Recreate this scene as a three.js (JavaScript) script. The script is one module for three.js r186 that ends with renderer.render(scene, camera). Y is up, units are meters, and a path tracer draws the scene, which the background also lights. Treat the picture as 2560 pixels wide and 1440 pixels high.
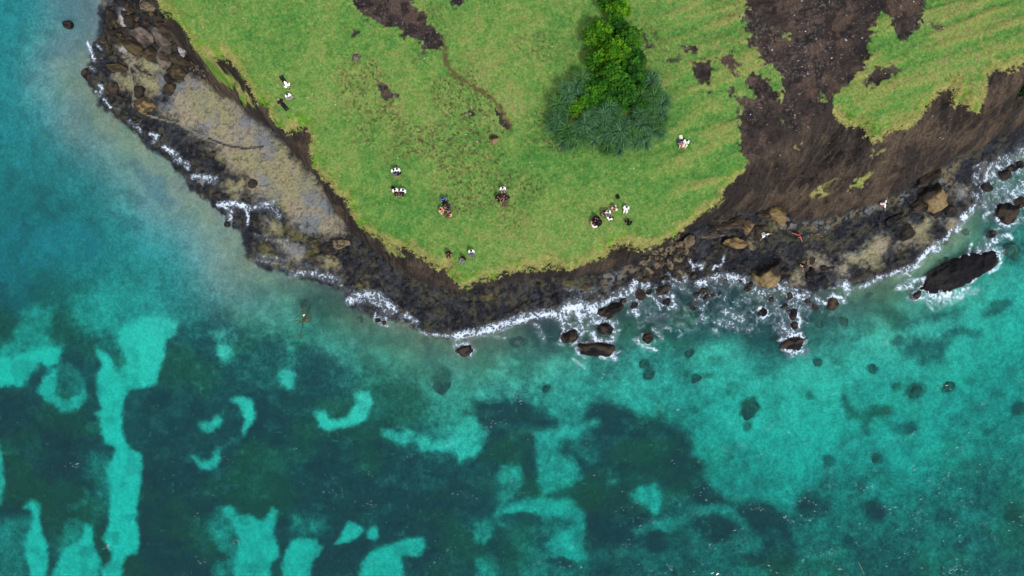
import * as THREE from 'three';
import { mergeGeometries, mergeVertices } from 'three/addons/utils/BufferGeometryUtils.js';
import { MarchingCubes } from 'three/addons/objects/MarchingCubes.js';

// ---------------------------------------------------------------- camera, sky, sun, exposure
const scene = new THREE.Scene();
const CAM_H = 86, FOCAL = 1828;                       // metres above the sea; focal length in photo pixels (2560 wide)
const camera = new THREE.PerspectiveCamera(2 * Math.atan(720 / FOCAL) * 180 / Math.PI, 16 / 9, 1, 1200);
camera.position.set(0, CAM_H, 0);
camera.up.set(0, 0, -1);
camera.lookAt(0, 0, 0);

{ // bright overcast sky, a little whiter and brighter overhead
  const w = 64, h = 32, d = new Float32Array(w * h * 4);
  for (let j = 0; j < h; j++) {
    const el = ((j + 0.5) / h - 0.5) * Math.PI, s = Math.max(0, Math.sin(el));
    const l = 0.46 + 0.2 * s;
    for (let i = 0; i < w; i++) d.set([0.94 * l, 0.99 * l, 1.06 * l, 1], (j * w + i) * 4);
  }
  const sky = new THREE.DataTexture(d, w, h, THREE.RGBAFormat, THREE.FloatType);
  sky.mapping = THREE.EquirectangularReflectionMapping;
  sky.magFilter = sky.minFilter = THREE.LinearFilter; sky.needsUpdate = true;
  scene.background = sky; scene.environment = sky;
}
const sun = new THREE.DirectionalLight(new THREE.Color(1, 0.97, 0.92), 2);
sun.position.set(30, 90, 58); sun.target.position.set(0, 0, 0);
sun.castShadow = true; sun.shadow.radius = 20; sun.shadow.mapSize.set(4096, 4096);
Object.assign(sun.shadow.camera, { left: -90, right: 90, top: 70, bottom: -70, near: 1, far: 300 });
scene.add(sun, sun.target);

const renderer = new THREE.WebGLRenderer({ antialias: true });
renderer.toneMapping = THREE.LinearToneMapping;
renderer.toneMappingExposure = 1.66;
renderer.shadowMap.enabled = true;

// ---------------------------------------------------------------- helpers
let seedState = 12345;
const rnd = () => { seedState = (seedState * 1664525 + 1013904223) >>> 0; return seedState / 4294967296; };
const rr = (a, b) => a + (b - a) * rnd();
const clamp = (v, a = 0, b = 1) => v < a ? a : v > b ? b : v;
const sst = (a, b, v) => { const t = clamp((v - a) / (b - a)); return t * t * (3 - 2 * t); };
const mix = (a, b, t) => a + (b - a) * t;
const HT = new Float32Array(65536); for (let i = 0; i < 65536; i++) HT[i] = rnd();
const PM = new Uint8Array(512); { const p = [...Array(256).keys()]; for (let i = 255; i > 0; i--) { const j = Math.floor(rnd() * (i + 1)); [p[i], p[j]] = [p[j], p[i]]; } for (let i = 0; i < 512; i++) PM[i] = p[i & 255]; }
function noise(x, y) {                                 // value noise, 0..1
  const xi = Math.floor(x), yi = Math.floor(y); let fx = x - xi, fy = y - yi;
  fx = fx * fx * (3 - 2 * fx); fy = fy * fy * (3 - 2 * fy);
  const a = xi & 255, b = (xi + 1) & 255, c = yi & 255, d = (yi + 1) & 255, pc = PM[c] << 8, pd = PM[d] << 8;
  const v0 = HT[pc | PM[a]], v1 = HT[pc | PM[b]], v2 = HT[pd | PM[a]], v3 = HT[pd | PM[b]];
  return v0 + (v1 - v0) * fx + (v2 - v0 + (v0 - v1 - v2 + v3) * fx) * fy;
}
function fbm(x, y, o = 4) { let s = 0, a = 0.5, t = 0; for (let i = 0; i < o; i++) { s += a * noise(x, y); t += a; x = x * 2.03 + 17.1; y = y * 2.03 + 9.7; a *= 0.55; } return s / t; }
function noise3(x, y, z) { return (noise(x + z * 0.71, y - z * 0.37) + noise(y + 31.7 + x * 0.41, z + 11.3) + noise(z + 57.1 - y * 0.33, x + 71.9)) / 3; }

// a photo pixel seen at height h -> [x, z]; the height comes from the ground, sea or thing it touches
const P = (px, py, h = 0) => [(px - 1280) / FOCAL * (CAM_H - h), (py - 720) / FOCAL * (CAM_H - h)];
const IOR = 1.26;
function PW(px, py, depth) {                           // the same for the sea floor, bent at the water's surface
  const [x, z] = P(px, py, 0), r = Math.hypot(x, z) || 1e-6, s = Math.sin(Math.atan2(r, CAM_H)) / IOR, k = depth * s / Math.sqrt(1 - s * s) / r;
  return [x + x * k, z + z * k];
}
const polyAt = (flat, h) => { const o = []; for (let i = 0; i < flat.length; i += 2) o.push(P(flat[i], flat[i + 1], h)); return o; };
const polySea = (flat, d) => { const o = []; for (let i = 0; i < flat.length; i += 2) o.push(PW(flat[i], flat[i + 1], d)); return o; };

function sdPoly(x, y, pts) {                           // signed distance, positive inside
  let d = 1e9, inside = false;
  for (let i = 0, j = pts.length - 1; i < pts.length; j = i++) {
    const ax = pts[i][0], ay = pts[i][1], ex = pts[j][0] - ax, ey = pts[j][1] - ay, wx = x - ax, wy = y - ay;
    const t = clamp((wx * ex + wy * ey) / (ex * ex + ey * ey + 1e-12)), dx = wx - ex * t, dy = wy - ey * t;
    d = Math.min(d, dx * dx + dy * dy);
    if ((ay > y) !== (pts[j][1] > y) && x < ex * (y - ay) / ey + ax) inside = !inside;
  }
  return inside ? Math.sqrt(d) : -Math.sqrt(d);
}
const X0 = -82, X1 = 82, Z0 = -52, Z1 = 52;
class Field {                                          // a number for every place, on a grid in metres
  constructor(fill = -8, res = 0.25, x0 = X0, x1 = X1, z0 = Z0, z1 = Z1) {
    this.r = res; this.x0 = x0; this.z0 = z0; this.w = Math.ceil((x1 - x0) / res) + 1; this.h = Math.ceil((z1 - z0) / res) + 1;
    this.d = new Float32Array(this.w * this.h).fill(fill);
  }
  each(bx0, bx1, bz0, bz1, fn) {
    const i0 = Math.max(0, Math.floor((bx0 - this.x0) / this.r)), i1 = Math.min(this.w - 1, Math.ceil((bx1 - this.x0) / this.r));
    const j0 = Math.max(0, Math.floor((bz0 - this.z0) / this.r)), j1 = Math.min(this.h - 1, Math.ceil((bz1 - this.z0) / this.r));
    for (let j = j0; j <= j1; j++) for (let i = i0; i <= i1; i++) { const k = j * this.w + i; this.d[k] = fn(this.x0 + i * this.r, this.z0 + j * this.r, this.d[k]); }
  }
  poly(pts, margin = 6, join = (v, sd) => Math.max(v, sd)) {
    let a = 1e9, b = -1e9, c = 1e9, d = -1e9;
    for (const p of pts) { a = Math.min(a, p[0]); b = Math.max(b, p[0]); c = Math.min(c, p[1]); d = Math.max(d, p[1]); }
    this.each(a - margin, b + margin, c - margin, d + margin, (x, z, v) => join(v, sdPoly(x, z, pts)));
    return this;
  }
  stroke(pts, w, amount = 1) {                         // a brush stroke that fades to nothing at w
    for (let s = 0; s < pts.length - 1; s++) {
      const [ax, az] = pts[s], [bx, bz] = pts[s + 1], ex = bx - ax, ez = bz - az;
      this.each(Math.min(ax, bx) - w, Math.max(ax, bx) + w, Math.min(az, bz) - w, Math.max(az, bz) + w, (x, z, v) => {
        const t = clamp(((x - ax) * ex + (z - az) * ez) / (ex * ex + ez * ez + 1e-9)), d = Math.hypot(x - ax - ex * t, z - az - ez * t);
        return Math.max(v, amount * (1 - d / w));
      });
    }
    return this;
  }
  at(x, z) {
    const u = clamp((x - this.x0) / this.r, 0, this.w - 1.001), v = clamp((z - this.z0) / this.r, 0, this.h - 1.001), i = u | 0, j = v | 0, fx = u - i, fz = v - j, k = j * this.w + i, d = this.d;
    return (d[k] * (1 - fx) + d[k + 1] * fx) * (1 - fz) + (d[k + this.w] * (1 - fx) + d[k + this.w + 1] * fx) * fz;
  }
}
const lin = v => v <= 10.3 ? v / 255 / 12.92 : Math.pow((v / 255 + 0.055) / 1.055, 2.4);
const toS = v => clamp(v <= 0.0031308 ? v * 12.92 : 1.055 * Math.pow(v, 1 / 2.4) - 0.055) * 255;
const LIGHT = 1.95;                                    // daylight times exposure: how much brighter a surface looks than its own colour
const C = (r, g, b) => [lin(r) / LIGHT, lin(g) / LIGHT, lin(b) / LIGHT];   // a colour read off the photo -> the surface's own colour
const cm = (a, b, t) => [mix(a[0], b[0], t), mix(a[1], b[1], t), mix(a[2], b[2], t)];
const cs = (a, s) => [a[0] * s, a[1] * s, a[2] * s];
const col3 = c => new THREE.Color().setRGB(c[0], c[1], c[2]);

const taken = new Map();
function numbered(name) { const n = taken.get(name) || 0; taken.set(name, n + 1); return n ? `${name}_${String(n).padStart(3, '0')}` : name; }
function tag(o, label, category, group, kind) { o.userData.label = label; o.userData.category = category; if (group) o.userData.group = group; if (kind) o.userData.kind = kind; return o; }
function mesh(name, geo, mat, parent = scene) { const m = new THREE.Mesh(geo, mat); m.name = parent === scene ? numbered(name) : name; m.castShadow = m.receiveShadow = true; parent.add(m); return m; }
function thing(name, x, y, z, turn = 0) { const g = new THREE.Group(); g.name = numbered(name); g.position.set(x, y, z); g.rotation.y = turn; scene.add(g); return g; }
const std = (o) => new THREE.MeshPhysicalMaterial({ roughness: 0.9, metalness: 0, specularIntensity: 0.25, ...o });

// ---------------------------------------------------------------- outlines read off the photograph (pixels of the 2560 x 1440 picture)
const TOP = [300, -700, 372, -120, 385, 0, 392, 15, 425, 22, 440, 45, 457, 67, 480, 112, 500, 128, 520, 130, 540, 130, 575, 140, 595, 165, 610, 190, 627, 217, 635, 246, 657, 250, 665, 265, 667, 282, 685, 303, 705, 318, 725, 310, 747, 307, 767, 313, 775, 335, 776, 360, 782, 390, 787, 422, 797, 437, 820, 447, 837, 475, 865, 492, 877, 520, 877, 535, 890, 553, 917, 573, 937, 585, 965, 600, 1000, 614, 1025, 618, 1037, 632, 1065, 643, 1072, 658, 1090, 668, 1120, 668, 1130, 690, 1143, 711, 1165, 713, 1175, 704, 1202, 694, 1240, 686, 1280, 670, 1322, 668, 1362, 668, 1367, 655, 1387, 661, 1420, 666, 1465, 656, 1490, 641, 1512, 640, 1522, 620, 1545, 607, 1587, 600, 1592, 614, 1622, 616, 1645, 606, 1680, 589, 1690, 579, 1717, 561, 1745, 539, 1770, 519, 1795, 508, 1812, 500, 1816, 470, 1850, 440, 1880, 420, 1930, 385, 1990, 355, 2050, 325, 2092, 285, 2110, 297, 2127, 310, 2172, 306, 2182, 336, 2198, 343, 2212, 342, 2228, 322, 2255, 312, 2280, 308, 2298, 298, 2310, 285, 2314, 270, 2335, 252, 2345, 235, 2357, 217, 2382, 212, 2395, 200, 2401, 225, 2400, 252, 2415, 242, 2430, 252, 2445, 264, 2463, 261, 2470, 237, 2477, 212, 2472, 186, 2495, 163, 2542, 158, 2560, 160, 2700, 60, 3200, -100, 3200, -700];
const BASE = [260, -700, 355, -120, 374, 0, 405, 30, 425, 45, 440, 95, 458, 130, 480, 150, 500, 172, 516, 195, 530, 215, 548, 238, 592, 250, 622, 283, 650, 300, 680, 325, 705, 350, 735, 385, 762, 410, 785, 436, 803, 460, 825, 497, 847, 532, 870, 567, 902, 602, 938, 627, 970, 652, 1013, 682, 1068, 706, 1110, 720, 1145, 735, 1175, 728, 1240, 715, 1300, 700, 1370, 698, 1430, 694, 1492, 684, 1530, 670, 1592, 646, 1625, 628, 1655, 612, 1690, 590, 1722, 568, 1760, 552, 1800, 540, 1850, 532, 1915, 522, 1945, 522, 1965, 532, 1982, 550, 2025, 553, 2080, 538, 2120, 526, 2170, 513, 2220, 496, 2262, 472, 2295, 447, 2345, 422, 2400, 392, 2450, 372, 2495, 345, 2560, 306, 2700, 230, 3200, 60, 3200, -700];
const SHORE = [120, -700, 230, -120, 258, 0, 255, 40, 248, 100, 226, 150, 214, 178, 240, 225, 252, 262, 300, 295, 332, 317, 352, 338, 378, 366, 430, 402, 452, 432, 478, 460, 515, 486, 548, 518, 572, 548, 610, 585, 622, 635, 650, 660, 728, 684, 790, 698, 850, 722, 880, 760, 930, 780, 990, 795, 1040, 817, 1077, 834, 1155, 842, 1215, 826, 1280, 803, 1330, 792, 1405, 785, 1450, 770, 1495, 763, 1530, 738, 1580, 722, 1640, 706, 1700, 694, 1730, 708, 1780, 700, 1850, 690, 1890, 712, 1940, 712, 1990, 725, 2040, 722, 2095, 712, 2195, 694, 2257, 672, 2297, 642, 2345, 607, 2387, 573, 2410, 540, 2436, 512, 2455, 470, 2466, 432, 2510, 392, 2560, 372, 2700, 300, 3200, 130, 3200, -700];
const BARE = [ // earth and rock laid bare in the turf
  [880, -40, 880, 0, 886, 15, 897, 27, 910, 45, 925, 50, 935, 54, 942, 65, 962, 72, 990, 66, 1000, 77, 1012, 95, 1032, 90, 1045, 100, 1055, 117, 1060, 132, 1082, 132, 1100, 122, 1107, 107, 1102, 87, 1090, 70, 1075, 60, 1062, 47, 1057, 27, 1040, 12, 1030, 0, 1030, -40],
  [940, 199, 955, 207, 970, 220, 985, 232, 1001, 246, 992, 250, 970, 250, 952, 240, 945, 225],
  [1120, -20, 1121, 5, 1127, 17, 1140, 22, 1155, 15, 1156, -20],
  [1234, 262, 1246, 268, 1256, 285, 1268, 305, 1272, 325, 1262, 330, 1252, 312, 1240, 290],
  [876, 68, 888, 64, 898, 72, 896, 90, 886, 94, 878, 84],
  [1727, 160, 1747, 154, 1777, 152, 1783, 175, 1780, 200, 1760, 212, 1747, 200, 1735, 178],
  [1792, 147, 1812, 136, 1827, 130, 1845, 160, 1841, 178, 1855, 196, 1836, 188, 1815, 168],
  [1848, -60, 1852, 0, 1876, 22, 1857, 30, 1854, 45, 1862, 62, 1875, 85, 1890, 92, 1867, 98, 1868, 112, 1890, 130, 1900, 150, 1918, 160, 1936, 166, 1950, 180, 1957, 200, 1963, 225, 1946, 252, 1936, 222, 1924, 192, 1900, 190, 1880, 180, 1862, 195, 1877, 225, 1890, 240, 1884, 254, 1858, 236, 1843, 248, 1850, 268, 1866, 268, 1842, 287, 1847, 307, 1852, 332, 1850, 360, 1860, 390, 1873, 397, 1874, 417, 1865, 430, 1850, 437, 1830, 460, 1813, 490, 1812, 530, 2140, 530, 2130, 312, 2110, 297, 2092, 272, 2089, 255, 2092, 237, 2105, 222, 2127, 202, 2147, 182, 2162, 160, 2170, 140, 2185, 117, 2177, 107, 2182, 87, 2185, 72, 2190, 47, 2202, 31, 2215, 32, 2225, 47, 2235, 80, 2247, 92, 2270, 97, 2282, 87, 2302, 62, 2306, 32, 2315, 0, 2325, -60],
  [2165, 205, 2180, 182, 2198, 172, 2212, 166, 2232, 160, 2258, 166, 2243, 180, 2230, 196, 2200, 210, 2180, 214],
  [1815, 218, 1830, 215, 1836, 228, 1828, 245, 1818, 240], [1758, 222, 1772, 224, 1778, 240, 1766, 240],
  [1700, 110, 1722, 118, 1738, 108, 1742, 128, 1722, 134, 1704, 124], [1664, 140, 1690, 142, 1712, 148, 1690, 153, 1670, 148], [1600, 78, 1612, 84, 1630, 118, 1618, 122, 1604, 104],
  [1165, 278, 1178, 280, 1186, 294, 1172, 298, 1162, 290], [1127, 330, 1140, 330, 1138, 348, 1128, 344], [2312, 52, 2330, 58, 2368, 70, 2366, 76, 2332, 70],
  [2128, 72, 2146, 76, 2150, 84, 2132, 82].map((v, i) => i % 2 ? v : v + 55),
];
const CRACK = [1106, 95, 1114, 130, 1112, 152, 1126, 176, 1150, 196, 1176, 215, 1206, 231, 1232, 246, 1246, 263, 1256, 282, 1268, 302, 1276, 322];
const LEDGE_GRASS = [ // turf hanging on the slopes, with its height
  [500, 130, 530, 128, 545, 150, 556, 175, 582, 205, 606, 228, 585, 226, 560, 200, 535, 186, 512, 178, 506, 160].concat([9]), [556, 212, 590, 222, 622, 246, 634, 262, 606, 248, 575, 232, 8],
  [2117, 462, 2128, 453, 2150, 444, 2172, 436, 2165, 452, 2145, 465, 2126, 476, 2120, 474, 5], [2018, 488, 2040, 470, 2062, 472, 2064, 482, 2052, 492, 2045, 485, 4.5], [2062, 460, 2085, 454, 2080, 462, 2064, 464, 5.5],
  [2163, 392, 2178, 380, 2188, 376, 2186, 386, 2172, 396, 8], [2192, 414, 2206, 410, 2202, 418, 7], [958, 600, 985, 622, 1018, 640, 1000, 642, 970, 632, 948, 610, 9], [1825, 495, 1838, 490, 1840, 502, 1828, 506, 11], [1962, 82, 1974, 80, 1981, 92, 1966, 96, 12.9], [2056, 236, 2066, 234, 2069, 244, 2058, 247, 12.9], [1955, 300, 1966, 303, 1960, 312, 12.9], [2000, 362, 2012, 358, 2010, 370, 12], [2430, 245, 2445, 240, 2450, 256, 2438, 262, 11],
];
const SHELF_SAND = [ // pale sand and rock on the flats above the water
  [700, 600, 735, 605, 760, 640, 735, 650, 705, 630], [560, 455, 600, 450, 615, 480, 590, 495, 565, 480], [655, 545, 690, 550, 700, 580, 670, 585], [800, 640, 835, 650, 850, 670, 815, 668],
  [445, 210, 475, 198, 525, 206, 550, 242, 592, 256, 622, 288, 650, 310, 678, 332, 706, 362, 742, 400, 785, 445, 806, 475, 828, 510, 850, 548, 866, 572, 862, 588, 835, 585, 805, 590, 770, 575, 742, 560, 720, 545, 700, 512, 670, 500, 640, 500, 622, 470, 612, 440, 585, 425, 560, 410, 545, 380, 515, 352, 500, 338, 470, 322, 440, 300, 405, 280, 395, 262, 430, 246, 440, 225],
  [288, 112, 310, 112, 326, 130, 345, 148, 370, 152, 398, 160, 415, 165, 420, 180, 400, 190, 372, 186, 340, 165, 312, 142],
  [283, 190, 300, 184, 328, 180, 330, 215, 312, 220, 292, 205], [336, 185, 370, 182, 410, 190, 408, 215, 400, 232, 372, 234, 345, 212], [210, -20, 258, -20, 262, 8, 240, 15, 216, 12],
  [292, 18, 303, 20, 313, 28, 309, 45, 313, 62, 306, 66, 297, 58, 293, 38],
  [2110, 640, 2140, 630, 2170, 615, 2186, 598, 2196, 590, 2222, 598, 2226, 606, 2218, 625, 2207, 642, 2204, 660, 2192, 668, 2170, 662, 2132, 656, 2113, 656],
  [2280, 558, 2300, 562, 2312, 556, 2315, 535, 2330, 550, 2355, 542, 2340, 558, 2322, 567, 2320, 585, 2336, 606, 2312, 602, 2290, 606, 2262, 610, 2234, 618, 2262, 602, 2285, 594, 2290, 574],
  [2015, 655, 2022, 640, 2032, 632, 2052, 637, 2062, 650, 2075, 660, 2062, 664, 2046, 672, 2030, 664], [1985, 690, 2000, 675, 2016, 690, 2010, 705, 1975, 704], [2095, 668, 2118, 662, 2130, 690, 2105, 690],
  [2385, 475, 2410, 462, 2420, 478, 2432, 490, 2418, 496, 2402, 488], [2370, 560, 2390, 530, 2404, 540, 2408, 562, 2388, 576],
];
const SHELF_GREY = [ // grey and ochre rubble at the foot of the slope
  [1920, 560, 1948, 528, 1970, 538, 1990, 558, 2030, 556, 2085, 541, 2125, 529, 2172, 516, 2222, 500, 2262, 478, 2270, 490, 2240, 510, 2200, 525, 2160, 535, 2110, 552, 2080, 570, 2060, 580, 2040, 575, 1990, 572, 1950, 575],
  [2330, 440, 2360, 418, 2400, 395, 2400, 410, 2388, 440, 2378, 470, 2350, 480], [1500, 690, 1580, 665, 1600, 672, 1540, 710, 1505, 720],
];
const SHELF_MOSS = [[1300, 702, 1370, 704, 1440, 702, 1488, 694, 1450, 715, 1440, 728, 1420, 716, 1380, 722, 1330, 716], [1178, 738, 1240, 726, 1254, 738, 1250, 752, 1200, 752], [690, 560, 760, 565, 800, 600, 790, 640, 740, 650, 700, 620], [640, 600, 700, 640, 760, 662, 720, 680, 650, 650], [1925, 558, 1940, 556, 1938, 590, 1922, 585], [1990, 575, 2050, 580, 2062, 600, 2020, 598], [880, 690, 940, 700, 930, 730, 880, 720], [1690, 700, 1690, 700, 1700, 705]];
const VEIN = [[318, 148, 328, 190, 330, 240, 331, 268], [352, 280, 375, 290, 400, 297, 428, 303, 450, 311, 472, 324, 490, 335, 508, 342, 520, 350], [330, 240, 345, 250]], VEIN_DARK = [[520, 345, 545, 356, 575, 365, 610, 372, 660, 368], [336, 160, 352, 178, 378, 186], [1195, 742, 1190, 770, 1200, 790], [1290, 745, 1330, 770, 1345, 790], [1080, 740, 1120, 770, 1110, 810]];
const SHELF_WHITE = [[296, 22, 303, 18, 313, 26, 308, 36, 313, 48, 312, 64, 304, 66, 297, 56, 293, 36, 300, 30], [288, 118, 298, 110, 314, 120, 306, 128], [398, 158, 416, 166, 408, 172], [343, 10, 352, 0, 357, 4, 350, 16], [510, 172, 520, 178, 516, 184]];
const SEA_TONE = [ // how sandy (1) or weedy (0) the sea floor is, here and there
  60, 60, .4, 150, 200, .5, 60, 350, .3, 200, 450, .25, 330, 400, .5, 100, 550, .1, 250, 650, .35, 400, 600, .5, 550, 600, .5, 60, 700, .12, 300, 720, .5, 450, 760, .35, 620, 700, .55, 500, 850, .12, 700, 760, .6, 850, 850, .6, 1000, 870, .6, 650, 880, .16, 800, 930, .1, 100, 1100, .04, 450, 1000, .05, 400, 1300, .03, 650, 1150, .06, 900, 1150, .06, 1000, 1000, .1, 1100, 950, .6, 1250, 920, .65, 1400, 930, .7, 1600, 950, .75, 1800, 900, .75, 2000, 950, .78, 2200, 900, .7, 2400, 850, .7, 2550, 800, .75, 2550, 1000, .55, 2300, 1100, .65, 2000, 1100, .78, 1850, 1050, .78, 1850, 1180, .55, 2100, 1250, .4, 2400, 1250, .33, 2500, 1400, .28, 2200, 1400, .28, 2000, 1420, .33, 1800, 1400, .35, 1700, 1430, .25, 1300, 1130, .08, 1100, 1250, .06, 1200, 1400, .1, 1400, 1350, .35, 1500, 1300, .1, 1600, 1130, .05, 1300, 1000, .5, 1700, 760, .06, 1850, 770, .08, 1580, 800, .2, 1640, 800, .1, 1760, 800, .1, 1900, 800, .14, 1560, 835, .25, 1950, 820, .12, 1800, 735, .05, 1930, 745, .1, 1620, 880, .5, 1980, 770, .25, 2150, 735, .45, 1300, 860, .5, 1350, 825, .12, 1220, 870, .5, 700, 660, .3, 820, 740, .25, 600, 560, .45, 200, 60, .2, 230, 300, .45, 130, 40, .35, 340, 350, .6, 460, 470, .5, 2300, 660, .8, 2500, 480, .45, 2540, 560, .35, 2360, 590, .7, 800, 1250, .06, 950, 1300, .05, 100, 900, .1, 220, 960, .08, 680, 1050, .05,
];
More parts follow.
